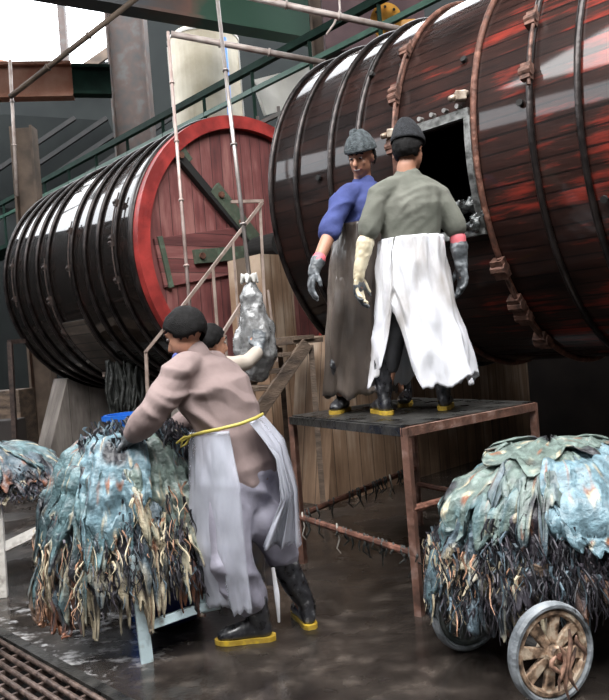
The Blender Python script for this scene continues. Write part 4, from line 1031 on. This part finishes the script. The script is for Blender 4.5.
# ---------------------------------------------------------------- helper behind the bending worker
D = 4.45
t = thing('person', 'helper in cream shirt behind the bending worker, one arm at the wrapped bundle', 'person', (at(222, 500, D).x, D, 0))
F = unit((.55, .8, 0)); Lf = UP.cross(F)
hip, wst, chest, nb, hc = at(222, 480, D), at(222, 440, D), at(220, 395, D), at(215, 362, D), at(211, 343, D)
hf = unit(V((.8, .55, -.1))); hu = UP.copy()
shR, elR, wrR = at(229, 366, D), at(247, 362, D+.08), at(259, 350, D+.12)
shL, elL, wrL = at(203, 376, D-.05), at(196, 412, D), at(205, 440, D+.15)
bm = B(); head_blob(bm, hc, hf, hu)
limb(bm, [nb-UP*.05, nb, hc-hu*.03], [.06, .055, .054])
limb(bm, [hip, wst, chest, nb-UP*.08], [(.135, .09), (.125, .085), (.15, .1), (.11, .07)], side=Lf)
for a, b, c in ((shR, elR, wrR), (shL, elL, wrL)): limb(bm, [nb.lerp(a, .6)-UP*.03, a, a.lerp(b, .5), b, b.lerp(c, .5), c], [.05, .052, .045, .041, .037, .027])
ft = V((hip.x, D, 0))
for q in (-1, 1): limb(bm, [hip+Lf*q*.09-UP*.05, ft+Lf*q*.1+UP*.42, ft+Lf*q*.1+UP*.1], [.09, .056, .038])
hand_blob(bm, wrR, unit(V((.05, .35, 1))), V((.2, .8, 0)), V((-1, 0, 0)), .5); hand_blob(bm, wrL, V((0, .2, -1)), V((1, 0, 0)), V((0, 1, 0)), .4)
skin('body', bm, M['skin'], t, .01, 3); face_bits(t, hc, hf, hu)
cap_shell('hair', M['hair'], t, hc-hf*.012+hu*.018, hf, hu, .087, .106, .1, lambda q: q.z > -.6+1.2*max(q.y+.1, 0), rough=.006)
bm = B(); limb(bm, [hip-UP*.1, wst, chest, nb-UP*.08, nb-UP*.02], [(.175, .14), (.165, .13), (.185, .13), (.14, .1), (.075, .066)], side=Lf)
for a, b, c in ((shR, elR, wrR), (shL, elL, wrL)): limb(bm, [nb.lerp(a, .5)-UP*.03, a, a.lerp(b, .5), b, b.lerp(c, .7)], [.065, .068, .062, .056, .048])
skin('cream_shirt', bm, M['shirt_cream'], t, .012, 3, .008, 6)
bm = B(); limb(bm, [hip, hip-UP*.1], [(.15, .13), (.155, .13)], side=Lf)
for q in (-1, 1): limb(bm, [hip+Lf*q*.09-UP*.08, ft+Lf*q*.1+UP*.42, ft+Lf*q*.1+UP*.25], [.11, .085, .08])
skin('trousers', bm, M['trouser_grey'], t, .012, 3, .008, 6)
for q in (-1, 1): boot(t, ft+Lf*q*.1-F*.1, ft+Lf*q*.1+F*.16, ft+Lf*q*.1+UP*.36, .98)
glove('glove', M['glove_grey'], t, elR, wrR, unit(V((.05, .35, 1))), V((.2, .8, 0)), V((-1, 0, 0)), .5, 1.0, cuff=.03, cr=.033)
# ================================================================= HIDE HEAPS
CB = {'teal': (.1, .17, .185), 'blue': (.16, .255, .3), 'green': (.14, .185, .165), 'dark': (.02, .02, .025), 'slate': (.085, .12, .145),
      'cream': (.55, .47, .33), 'rust': (.27, .11, .06), 'pink': (.5, .28, .18), 'white': (.6, .6, .55), 'hair': (.055, .048, .06)}
def mixc(a, b, t):
    t = max(0, min(1, t)); return tuple(x*(1-t)+y*t for x, y in zip(a, b))
def pile_point(P, phi, s, off):
    """s 0..1 over the crown, 1..P['n'] hanging down the side"""
    if s <= 1:
        r = P['r0']*math.sin(s*PI/2)**1.0; z = P['zt']-(P['zt']-P['zs'])*(1-math.cos(s*PI/2)); nr = math.sin(s*PI/2); nz = math.cos(s*PI/2)
    else:
        q = (s-1); r = P['r0']+(P['r1']-P['r0'])*min(q/1.2, 1)**.8; z = P['zs']-q*P['drop']; nr, nz = 1, .12
    a = phi; x = math.cos(a)*(r*P['ex']+off*nr); y = math.sin(a)*(r*P['ey']+off*nr)
    c, s_ = math.cos(P['rot']), math.sin(P['rot'])
    return V((P['c'].x+x*c-y*s_, P['c'].y+x*s_+y*c, z+off*nz))
def hide_mesh(P, phi0, w, s0, s1, off, base, tip, seed, tails=.35, folds=9, amp=.02, hairy=0.0, nu=72, nv=36):
    rnd = random.Random(seed); bm = B(); cl = bm.loops.layers.float_color.new('Col'); g = []; cols = {}; tails = tails*1.5; s1 = s1+(.12 if s1 > 1 else 0)
    tl = [(-.95+1.9*(q_+rnd.random())/8, rnd.uniform(.05, .1), rnd.uniform(.2, 1.15)) for q_ in range(8)]
    for j in range(nv+1):
        row = []; v = j/nv
        for i in range(nu+1):
            u = i/nu*2-1
            n1 = mn.noise(V((u*2.2, seed*1.7, 0))); n2 = mn.noise(V((u*8, seed, 5)))
            se = s1+.22*n1+.14*n2+sum(tails*h*math.exp(-((u-c_)/ww)**2) for c_, ww, h in tl)-.25*abs(u)**3
            ss = s0+.12*mn.noise(V((u*2, seed, 9)))
            s = ss+(se-ss)*v
            ph = phi0+u*w*(1-.25*v*v)+.06*mn.noise(V((v*3, seed*3.1, u*2)))+.05*math.sin(v*5+seed)*v
            hang = max(0, s-.55)
            o = off+amp*min(hang*1.6+.15, 1)*(math.sin(folds*ph+seed+2*mn.noise(V((ph*2, s, seed))))+.55*math.sin(folds*2.6*ph+seed*2+s*2))
            o += .03*mn.noise(V((ph*3, s*3.5, seed*.7)))+.014*mn.noise(V((ph*9, s*9, seed)))
            if v > .8: o += (v-.8)*.12*mn.noise(V((u*5, seed, 2)))+.01
            p = pile_point(P, ph, max(s, .02), max(o, .004)); p.z = max(p.z, P['zmin']+.02*rnd.random())
            vt = bm.verts.new(p); row.append(vt)
            k = mn.noise(V((p.x*7, p.y*7, p.z*5+seed))); c = mixc(base, tip, (v-.6)*2.8*(.7+.6*n2)+k*1.3*v+mn.noise(V((ph*22, s*3, seed)))*.9*v-.12+.5*max(0, abs(u)-.85)*4*.5)
            k2 = mn.noise(V((ph*16+9, s*5, seed)));
            if k2 > .3: c = mixc(c, CB['rust'] if k > .1 else CB['cream'], (k2-.3)*4)
            if k < -.25: c = mixc(c, CB['dark'], (-k-.25)*4)
            cols[vt] = c
        g.append(row)
    for j in range(nv):
        for i in range(nu): bm.faces.new([g[j][i], g[j+1][i], g[j+1][i+1], g[j][i+1]])
    for f in bm.faces:
        for l in f.loops: l[cl] = (*cols[l.vert], 1)
    return bm, g
def locks(P, phi0, w, s0, s1, off, n, cset, seed, L=(.05, .14), wd=.010):
    """thin hanging locks of wet hair and frayed skin"""
    rnd = random.Random(seed); bm = B(); cl = bm.loops.layers.float_color.new('Col')
    for k in range(n):
        ph = phi0+rnd.uniform(-w, w); s = rnd.uniform(s0, s1); p = pile_point(P, ph, s, off+rnd.uniform(0, .035)); col = CB[rnd.choice(cset)]; kk = rnd.uniform(.6, 1.3); col = tuple(c*kk for c in col)
        ln = rnd.uniform(*L); W = wd*rnd.uniform(.5, 1.7); tang = V((-math.sin(ph+P['rot']), math.cos(ph+P['rot']), 0)); nrm = V((math.cos(ph+P['rot']), math.sin(ph+P['rot']), 0))
        tw = rnd.uniform(-.9, .9); tang = tang*math.cos(tw)+nrm*math.sin(tw); pf = rnd.random()*6; prev = None; m = 5
        sway = rnd.uniform(-.35, .35)
        for j in range(m+1):
            t_ = j/m; q = p+V((0, 0, -ln*t_))+tang*(.012*math.sin(pf+t_*5)+sway*ln*t_)+nrm*(.008*math.sin(pf*2+t_*6)+.01*t_); q.z = max(q.z, P['zmin'])
            ww = W*(1-.75*t_)*.5; a, b = bm.verts.new(q-tang*ww), bm.verts.new(q+tang*ww); 
            c_ = bm.verts.new(q+nrm*ww*.8)
            if prev:
                for A_, B_ in ((0, 2), (2, 1)):
                    cur = (a, b, c_); f = bm.faces.new([prev[A_], cur[A_], cur[B_], prev[B_]])
                    for l in f.loops: l[cl] = (*col, 1)
            prev = (a, b, c_)
    return bm
def heap(P, specs, where, group):
    """specs: (phi deg, halfwidth deg, s0, s1, off, base, tip, tails, hairy, label)"""
    for i, (ph, w, s0, s1, off, base, tip, tails, hairy, lab) in enumerate(specs):
        seed = P['seed']*50+i; phi = math.radians(ph); wr = math.radians(w)
        bm, g = hide_mesh(P, phi, wr, s0, s1, off, CB[base], CB[tip], seed, tails, amp=P['amp'], folds=P.get('folds', 10))
        # sheet top level, locks its child
        c = pile_point(P, phi, (s0+s1)/2, off)
        o = obj('wet_hide', bm, M['hide'], None, smooth=True, origin=c); m_ = o.modifiers.new('s', 'SOLIDIFY'); m_.thickness = .006; m_.offset = -1
        tag(o, lab+' '+where, 'hide', group)
        if hairy > .35:
            cset = {'dark': ['hair', 'dark', 'dark', 'slate', 'hair'], 'teal': ['cream', 'dark', 'slate', 'cream', 'pink', 'hair'], }.get('dark' if base in ('dark', 'hair') else 'teal')
            n = max(12, int(hairy*(200 if base in ('dark', 'hair') else 45)*w/30))
            obj('hair_fringe', locks(P, phi, wr*.95, s0+(s1-s0)*(.25 if base in ('dark', 'hair') else .7), s1+tails*.3, off+.02, n, cset, seed+7, P['lock']), M['hide_hair'], o)
def core(P, name, label, group=None):
    bm = B(); cl = bm.loops.layers.float_color.new('Col'); g = []
    for j in range(22):
        s = j/21*P['sc']; row = []
        for i in range(60):
            ph = 2*PI*i/60; o = -.03+.03*math.sin(ph*9+j*.3)+.02*mn.noise(V((ph*4, s*4, 1))); row.append(bm.verts.new(pile_point(P, ph, max(s, .01), o)))
        g.append(row)
    for j in range(21):
        for i in range(60): bm.faces.new([g[j][i], g[j+1][i], g[j+1][(i+1) % 60], g[j][(i+1) % 60]])
    bm.faces.new(list(reversed(g[-1]))); bm.faces.new(g[0])
    for f in bm.faces:
        for l in f.loops: l[cl] = (.012, .012, .014, 1)
    o = obj(name, bm, M['hide'], None, smooth=True); tag(o, label, 'hides', group, kind='stuff')
    o = obj('x', locks(P, 0, PI, .9, P['sc'], -.01, 700, ['hair', 'dark', 'dark', 'slate', 'cream', 'pink'], P['seed']+3, P['lock'], .013), M['hide_hair'], o); o.name = 'frayed_ends'; o['kind'] = 'stuff'

# ---- left cart with heap
c1 = at(134, 560, 3.55)
P1 = dict(c=V((c1.x, 3.56, 0)), r0=.29, r1=.41, zt=.97, zs=.76, drop=.36, ex=1.0, ey=.92, rot=0, zmin=.14, amp=.022, seed=1, lock=(.05, .15), sc=2.0, folds=11)
core(P1, 'tangled_hides', 'dark tangled hides packed inside the heap beside the bending worker')
W1 = 'of the left heap'
heap(P1, [
 (200, 26, 1.0, 2.05, .01, 'dark', 'pink', .5, 1, 'dark hide with pinkish tips at the lower left'),
 (232, 24, 1.0, 2.15, .012, 'slate', 'rust', .55, 1, 'slate hide with rust-brown tails hanging lowest at the front left'),
 (262, 24, 1.0, 2.0, .012, 'dark', 'cream', .5, 1, 'dark hide with orange-cream tails at the lower front'),
 (292, 24, 1.0, 1.9, .012, 'hair', 'cream', .45, 1, 'hairy dark hide with cream tips above the painted leg'),
 (322, 24, 1.0, 2.0, .012, 'dark', 'rust', .4, 1, 'dark brown hide at the lower right, beside the apron'),
 (352, 26, .9, 1.9, .01, 'dark', 'slate', .4, 1, 'black hide at the right flank'),
 (170, 26, .9, 1.9, .01, 'slate', 'dark', .4, 1, 'slate hide at the far left flank'),
 (215, 30, .7, 1.7, .04, 'teal', 'pink', .5, 1, 'teal hide with pink-orange edge hanging at the left'),
 (248, 28, .7, 1.75, .045, 'teal', 'cream', .5, 1, 'teal hide with long cream tail at the front left'),
 (282, 30, .65, 1.6, .045, 'slate', 'cream', .5, 1, 'grey-teal hide with ragged cream edge at the front centre'),
 (315, 28, .6, 1.6, .04, 'green', 'cream', .45, 1, 'greenish hide with yellow-cream frayed edge at the front right'),
 (345, 26, .6, 1.45, .035, 'slate', 'rust', .4, 1, 'slate hide with rusty edge on the right shoulder'),
 (185, 28, .5, 1.4, .03, 'teal', 'dark', .4, 0, 'dark teal hide on the left shoulder'),
 (232, 34, .3, 1.35, .06, 'teal', 'dark', .4, 0, 'smooth teal hide draped over the left front shoulder'),
 (272, 34, .25, 1.2, .07, 'blue', 'teal', .35, 0, 'large smooth blue-grey hide spread over the front'),
 (312, 34, .25, 1.25, .065, 'green', 'cream', .4, .5, 'pale green hide with creased cream patches over the right front'),
 (160, 50, .1, .8, .05, 'slate', 'cream', .2, 0, 'slate hide folded over the back left of the crown'),
 (100, 50, .1, .9, .04, 'teal', 'dark', .2, 0, 'teal hide at the back'),
 (40, 40, .2, 1.0, .04, 'slate', 'dark', .2, 0, 'slate hide at the back right'),
 (20, 60, .02, .62, .085, 'hair', 'dark', .3, 1, 'black hairy hide clutched on top under the gloves'),
], W1, 'wet hides on the left cart')
# hairy clump on top under the hands
tp = at(140, 450, 3.42)
P1b = dict(P1); 
bm = locks(dict(P1, zmin=.5), math.radians(300), 1.5, .1, .5, .09, 150, ['hair', 'dark', 'dark', 'slate'], 77, (.05, .13), .014)
tag(obj('hair_clump', bm, M['hide_hair']), 'loose black hair clump on top of the heap beside the bending worker', 'hair')
# barrow frame
t = thing('hide_barrow', 'pale blue painted wooden barrow frame under the hide heap beside the bending worker', 'barrow', (c1.x+.1, 3.4, 0))
def plank(nm, a, b, w, h, mt=M['paint_pale']): bm = B(); bar(bm, a, b, w, h, up=V((.3, -.9, .2))); return obj(nm, bm, mt, t, bevel=.004)
fa_, fb_ = at(137, 578, 3.2), atz(147, 661); plank('leg', fb_, fa_.lerp(fb_, -.3), .055, .055)
ra, rb = at(147, 626, 3.2), at(216, 602, 3.42); plank('crossbar', ra, rb, .04, .05)
plank('upright', at(209, 610, 3.42), at(196, 556, 3.42), .045, .05)
bm = B(); box(bm, at(207, 601, 3.4), (.12, .05, .09), Matrix.Rotation(.35, 3, 'Z')); obj('joint_block', bm, M['paint_pale'], t, bevel=.006)
plank('side_rail', fa_+V((0, 0, .02)), V((fa_.x-.5, 4.1, .42)), .05, .06); plank('side_rail', at(196, 558, 3.42), V((at(196, 558, 3.42).x-.35, 4.2, .42)), .05, .06)
def wheel(parent, c, ax, r, mrim, mtyre, nsp=8, hub=.04, k=1.0):
    ax = ax.normalized(); s = ax.cross(UP).normalized(); u = s.cross(ax)
    w = thing_sub('wheel', parent)
    def torus(nm, r0, hw, hr, mt):
        bm = B(); rg = []
        for i in range(48):
            a = 2*PI*i/48; n_ = s*math.cos(a)+u*math.sin(a); rg.append([bm.verts.new(c+n_*(r0+hr*math.cos(b))+ax*(hw*math.sin(b))) for b in [2*PI*q/8+.39 for q in range(8)]])
        for i in range(48):
            A, C = rg[i], rg[(i+1) % 48]
            for j in range(8): bm.faces.new([A[j], A[(j+1) % 8], C[(j+1) % 8], C[j]])
        return obj(nm, bm, mt, w, smooth=False)
    torus('tyre', r-.012, .026, .014, mtyre); torus('rim', r-.035, .018, .016, mrim)
    for i in range(nsp):
        a = 2*PI*i/nsp+.2; n_ = s*math.cos(a)+u*math.sin(a); tt_ = ax.cross(n_); bm = B()
        A = [c+n_*.02+tt_*.016, c+n_*.02-tt_*.016, c+n_*(r-.04)-tt_*.024, c+n_*(r-.04)+tt_*.024]
        va = [bm.verts.new(p+ax*.01) for p in A]; vb = [bm.verts.new(p-ax*.01) for p in A]; bm.faces.new(va); bm.faces.new(list(reversed(vb)))
        for q in range(4): bm.faces.new([va[q], vb[q], vb[(q+1) % 4], va[(q+1) % 4]])
        obj('spoke', bm, mrim, w, bevel=.004)
    bm = B(); tube(bm, [c-ax*.04, c+ax*.045], [hub, hub*.85], 16, flat=True); obj('hub', bm, mrim, w)
    bm = B(); tube(bm, [c+ax*.04, c+ax*.065], .014, 10, flat=True); obj('axle_nut', bm, M['rusty'], w)
    return w
def thing_sub(name, parent):
    o = bpy.data.objects.new(name, None); COL.objects.link(o); o.parent = parent; MW[o.name] = MW[parent.name].copy(); return o
q = V((c1.x-.2, 4.05, .18)); wheel(t, q, V((.9, .3, 0)), .18, M['wheel_green'], M['tyre'])
q2 = V((c1.x+.28, 4.2, .18)); wheel(t, q2, V((.9, .3, 0)), .18, M['wheel_green'], M['tyre'])
bm = B(); tube(bm, [q, q2], .018, 8, flat=True); obj('axle', bm, M['rusty'], t)
# blue drum under the heap
bq = at(172, 600, 3.72)
t = thing('plastic_drum', 'dark blue plastic drum standing under the barrow heap', 'drum', (bq.x, bq.y, 0))
bm = B(); tube(bm, [(bq.x, bq.y, .01), (bq.x, bq.y, .03), (bq.x, bq.y, .14), (bq.x, bq.y, .17), (bq.x, bq.y, .2), (bq.x, bq.y, .42)], [.13, .145, .15, .157, .15, .145], 32, flat=True); obj('body', bm, M['blue_drum'], t, smooth=True)
bm = B(); tube(bm, [(bq.x, bq.y, .42), (bq.x, bq.y, .445)], .155, 32, flat=True); obj('rim', bm, M['blue_drum'], t)
# blue tub behind the heap
bq = at(131, 428, 4.35)
t = thing('blue_tub', 'bright blue plastic tub just behind the top of the hide heap', 'tub', (bq.x, bq.y, 0))
bm = B(); N_ = 32; zt_ = at(134, 413, 4.35).z; pr_ = [(.05, .13), (zt_-.05, .15), (zt_, .155), (zt_, .14), (zt_-.25, .13)]; rg = []
for z, r in pr_: rg.append([bm.verts.new((bq.x+r*math.cos(2*PI*k/N_), bq.y+r*math.sin(2*PI*k/N_), z)) for k in range(N_)])
for a, b in zip(rg, rg[1:]):
    for k in range(N_): bm.faces.new([a[k], a[(k+1) % N_], b[(k+1) % N_], b[k]])
bm.faces.new(list(reversed(rg[0]))); bm.faces.new(rg[-1]); obj('body', bm, M['blue_plastic'], t)
bm = B(); tube(bm, [(bq.x, bq.y, zt_-.03), (bq.x, bq.y, zt_-.005)], .168, 32, flat=True, cap=False); obj('lip', bm, M['blue_plastic'], t)

# ---- right cart with heap
c2 = at(548, 560, 3.12)
P2 = dict(c=V((c2.x+.06, 3.16, 0)), r0=.42, r1=.5, zt=.775, zs=.55, drop=.235, ex=1.12, ey=.86, rot=.35, zmin=.16, amp=.022, seed=2, lock=(.05, .17), sc=1.8, folds=11)
core(P2, 'tangled_hides', 'dark tangled hides packed inside the heap on the spoked cart at right')
W2 = 'of the right heap'
heap(P2, [
 (150, 26, .9, 1.9, .01, 'dark', 'slate', .4, 1, 'black hide at the far left flank'),
 (178, 24, .9, 2.0, .01, 'slate', 'cream', .5, 1, 'slate hide with cream shreds at the lower left'),
 (204, 24, .9, 2.0, .01, 'dark', 'slate', .5, 1, 'black shaggy hide at the lower left, above the rear wheel'),
 (230, 24, .9, 1.85, .01, 'hair', 'cream', .45, 1, 'shaggy dark hide with cream ends at the lower front'),
 (256, 22, .9, 1.55, .01, 'hair', 'pink', .35, 1, 'shaggy dark hide with orange ends just above the front wheel'),
 (284, 24, .9, 2.0, .012, 'slate', 'pink', .5, 1, 'slate hide with long pale pink tails right of the front wheel'),
 (312, 26, .9, 1.9, .01, 'slate', 'cream', .5, 1, 'pale tailed hide at the lower right, by the picture edge'),
 (170, 30, .55, 1.5, .035, 'teal', 'slate', .5, 1, 'teal hide with frayed grey strips at the left'),
 (202, 26, .6, 1.45, .04, 'slate', 'cream', .55, 1, 'dark teal hide with cream horn-shaped tip at the left front'),
 (228, 26, .55, 1.5, .045, 'hair', 'dark', .4, 1.6, 'thick black curly-haired hide at the front'),
 (254, 24, .7, 1.45, .05, 'hair', 'pink', .45, 1.6, 'black-haired hide with a pink-brown shank at the front centre'),
 (280, 24, .7, 1.55, .04, 'dark', 'pink', .5, 1.3, 'black hide with orange-pink shank at the right front'),
 (308, 30, .5, 1.5, .04, 'slate', 'white', .5, 1, 'slate-blue hide with whitish edge at the right'),
 (190, 40, .2, .8, .06, 'green', 'teal', .35, .3, 'olive-green hide draped over the left shoulder'),
 (232, 34, .15, .66, .075, 'green', 'slate', .3, 0, 'pale green-grey hide draped over the front crown'),
 (256, 24, .4, 1.02, .1, 'blue', 'blue', .12, 0, 'smooth light blue hide cupped open at the front'),
 (292, 32, .2, 1.15, .075, 'blue', 'cream', .35, .3, 'light blue hide with peach creases over the right shoulder'),
 (330, 40, .2, 1.2, .06, 'blue', 'white', .3, .3, 'pale blue hide at the right edge'),
 (90, 60, .1, 1.0, .04, 'teal', 'dark', .2, 0, 'teal hide at the back'),
 (30, 40, .1, 1.0, .04, 'slate', 'dark', .2, 0, 'slate hide at the back right'),
 (250, 170, .02, .3, .085, 'green', 'green', .12, 0, 'broad grey-green hide spread over the very top'),
], W2, 'wet hides on the right cart')
t = thing('spoked_cart', 'low cart with cream spoked wheels under the right hide heap', 'cart', (c2.x, 3.0, 0))
wa = at(551, 653, 2.6); wa.z = .18; wb = at(466, 604, 3.09); wb.z = .17
axd = (wa-wb).normalized()
wheel(t, wa, axd, .18, M['wheel_cream'], M['tyre'], 8, .036); wheel(t, wb, axd, .17, M['wheel_green'], M['tyre'], 8, .036)
bm = B(); tube(bm, [wb, wa-axd*.03], .02, 10, flat=True); obj('axle', bm, M['dark'], t)
hv = V((axd.y, -axd.x, 0)); hv = -hv if hv.x < 0 else hv
for q in (.25, .75):
    a = wb.lerp(wa, q); a.z = .4; bm = B(); bar(bm, a-hv*.02, a+hv*.85, .05, .06); obj('chassis_rail', bm, M['wood_old'], t)
bm = B(); a = wb.lerp(wa, .5); a.z = .45; box(bm, a+hv*.4, (.75, .4, .04), Matrix.Rotation(math.atan2(hv.y, hv.x), 3, 'Z')); obj('deck', bm, M['wood_old'], t)
for q in (.1, .9):
    a = wb.lerp(wa, q); bm = B(); p = a+hv*.8; bar(bm, V((p.x, p.y, 0)), V((p.x, p.y, .34)), .05, .05); obj('rest_leg', bm, M['wood_old'], t)

bm = B(); sx_ = V((axd.y, -axd.x, 0)); sx_ = sx_ if sx_.x > 0 else -sx_
for k, (x_, z0_, z1_) in enumerate(((-.02, .05, -.1), (.01, .1, -.15), (.03, .03, -.12), (-.045, .02, -.05), (.07, .07, -.02))):
    tube(bm, [wa+axd*.075+sx_*(x_+.02*math.sin(k+j))+V((0, 0, z0_+(z1_-z0_)*j/5)) for j in range(6)], [.004, .009, .008, .01, .006, .003], 7)
tag(obj('hide_shreds', bm, mat('shred_brown', (.05, .03, .025), (.35, .2, .14), scale=25, rough=.5, bump=.4), smooth=True), 'brown hide shreds hanging over the hub of the cream spoked wheel', 'scraps', kind='stuff')
# ---- third heap at the far left on a white frame
c3 = at(-22, 520, 4.45)
P3 = dict(c=V((c3.x, 4.6, 0)), r0=.42, r1=.48, zt=.86, zs=.68, drop=.2, ex=1.05, ey=.8, rot=.1, zmin=.4, amp=.018, seed=3, lock=(.03, .08), sc=1.35, folds=11)
core(P3, 'tangled_hides', 'dark tangled hides on the white-framed rack at the left edge')
W3 = 'of the leftmost heap'
heap(P3, [
 (330, 30, .5, 1.35, .01, 'dark', 'slate', .3, .6, 'black hide at the right end'),
 (290, 30, .6, 1.3, .01, 'dark', 'cream', .3, .6, 'black hide with whitish scraps at the lower front'),
 (310, 36, .2, 1.0, .04, 'slate', 'rust', .3, .3, 'slate hide with rust-red patch on the right shoulder'),
 (265, 36, .2, 1.05, .045, 'teal', 'dark', .3, 0, 'teal-blue hide over the front'),
 (345, 36, .15, .95, .045, 'teal', 'dark', .2, 0, 'blue-green hide sloping down to the right'),
], W3, 'wet hides on the far left rack')
t = thing('white_rack', 'white painted timber rack under the small hide heap at the left edge', 'rack', (c3.x, 4.5, 0))
def wb_(nm, a, b, w=.06): bm = B(); bar(bm, a, b, w, w*.8, up=V((.2, -.9, .3))); obj(nm, bm, M['paint_white'], t, bevel=.004)
wb_('post', at(46, 486, 4.45), at(52, 535, 4.4)); wb_('rail', at(-30, 564, 4.25), at(47, 527, 4.45)); wb_('post', at(-3, 500, 4.3), V((at(-2, 540, 4.3).x, 4.3, 0)))
p = at(52, 535, 4.4); wb_('post', p, V((p.x, p.y, 0))); wb_('rail', at(46, 486, 4.45), at(46, 486, 4.45)+V((-.3, .75, .0)))
wb_('rail', at(-30, 500, 4.35), at(46, 487, 4.45), .05)
SKY = 6.5; EXPO = -.15
LIGHTS = [('overhead_fill_lamp', (-.5, -.3, 9.4), (-.5, -.0, 1.0), 14, 6.4, 2700, (1, .99, .96))]  # added soft lamp, stands for daylight from above and behind the camera
# ================================================================= camera, light, view
cam = bpy.data.cameras.new('camera'); co = bpy.data.objects.new('camera', cam); COL.objects.link(co)
cam.sensor_fit = 'HORIZONTAL'; cam.sensor_width = 36; cam.lens = 36*F_/609.0; cam.clip_start = .05; cam.clip_end = 200
def w2(d):
    x, z = d.x, d.z; c, s = math.cos(ROLL), math.sin(ROLL); x, z = c*x-s*z, s*x+c*z
    y = d.y; c, s = math.cos(PIT), math.sin(PIT); return V((x, c*y+s*z, -s*y+c*z))
rt, upv, fw = w2(V((1, 0, 0))), w2(V((0, 0, 1))), w2(V((0, 1, 0)))
co.matrix_world = Matrix.Translation((0, 0, H)) @ Matrix((rt, upv, -fw)).transposed().to_4x4()
S.camera = co
w = bpy.data.worlds.new('sky'); S.world = w; w.use_nodes = True
w.node_tree.nodes['Background'].inputs[0].default_value = (.93, .96, 1, 1); w.node_tree.nodes['Background'].inputs[1].default_value = SKY
def area(name, loc, to, sx, sy, pw, col=(1, 1, 1)):
    l = bpy.data.lights.new(name, 'AREA'); l.shape = 'RECTANGLE'; l.size = sx; l.size_y = sy; l.energy = pw; l.color = col
    o = bpy.data.objects.new(name, l); COL.objects.link(o); o.location = loc
    o.rotation_euler = (V(to)-V(loc)).to_track_quat('-Z', 'Y').to_euler(); return o
for a in LIGHTS: area(*a)
S.view_settings.view_transform = 'Standard'; S.view_settings.look = 'None'; S.view_settings.gamma = 1; S.view_settings.use_curve_mapping = False
S.view_settings.exposure = EXPO
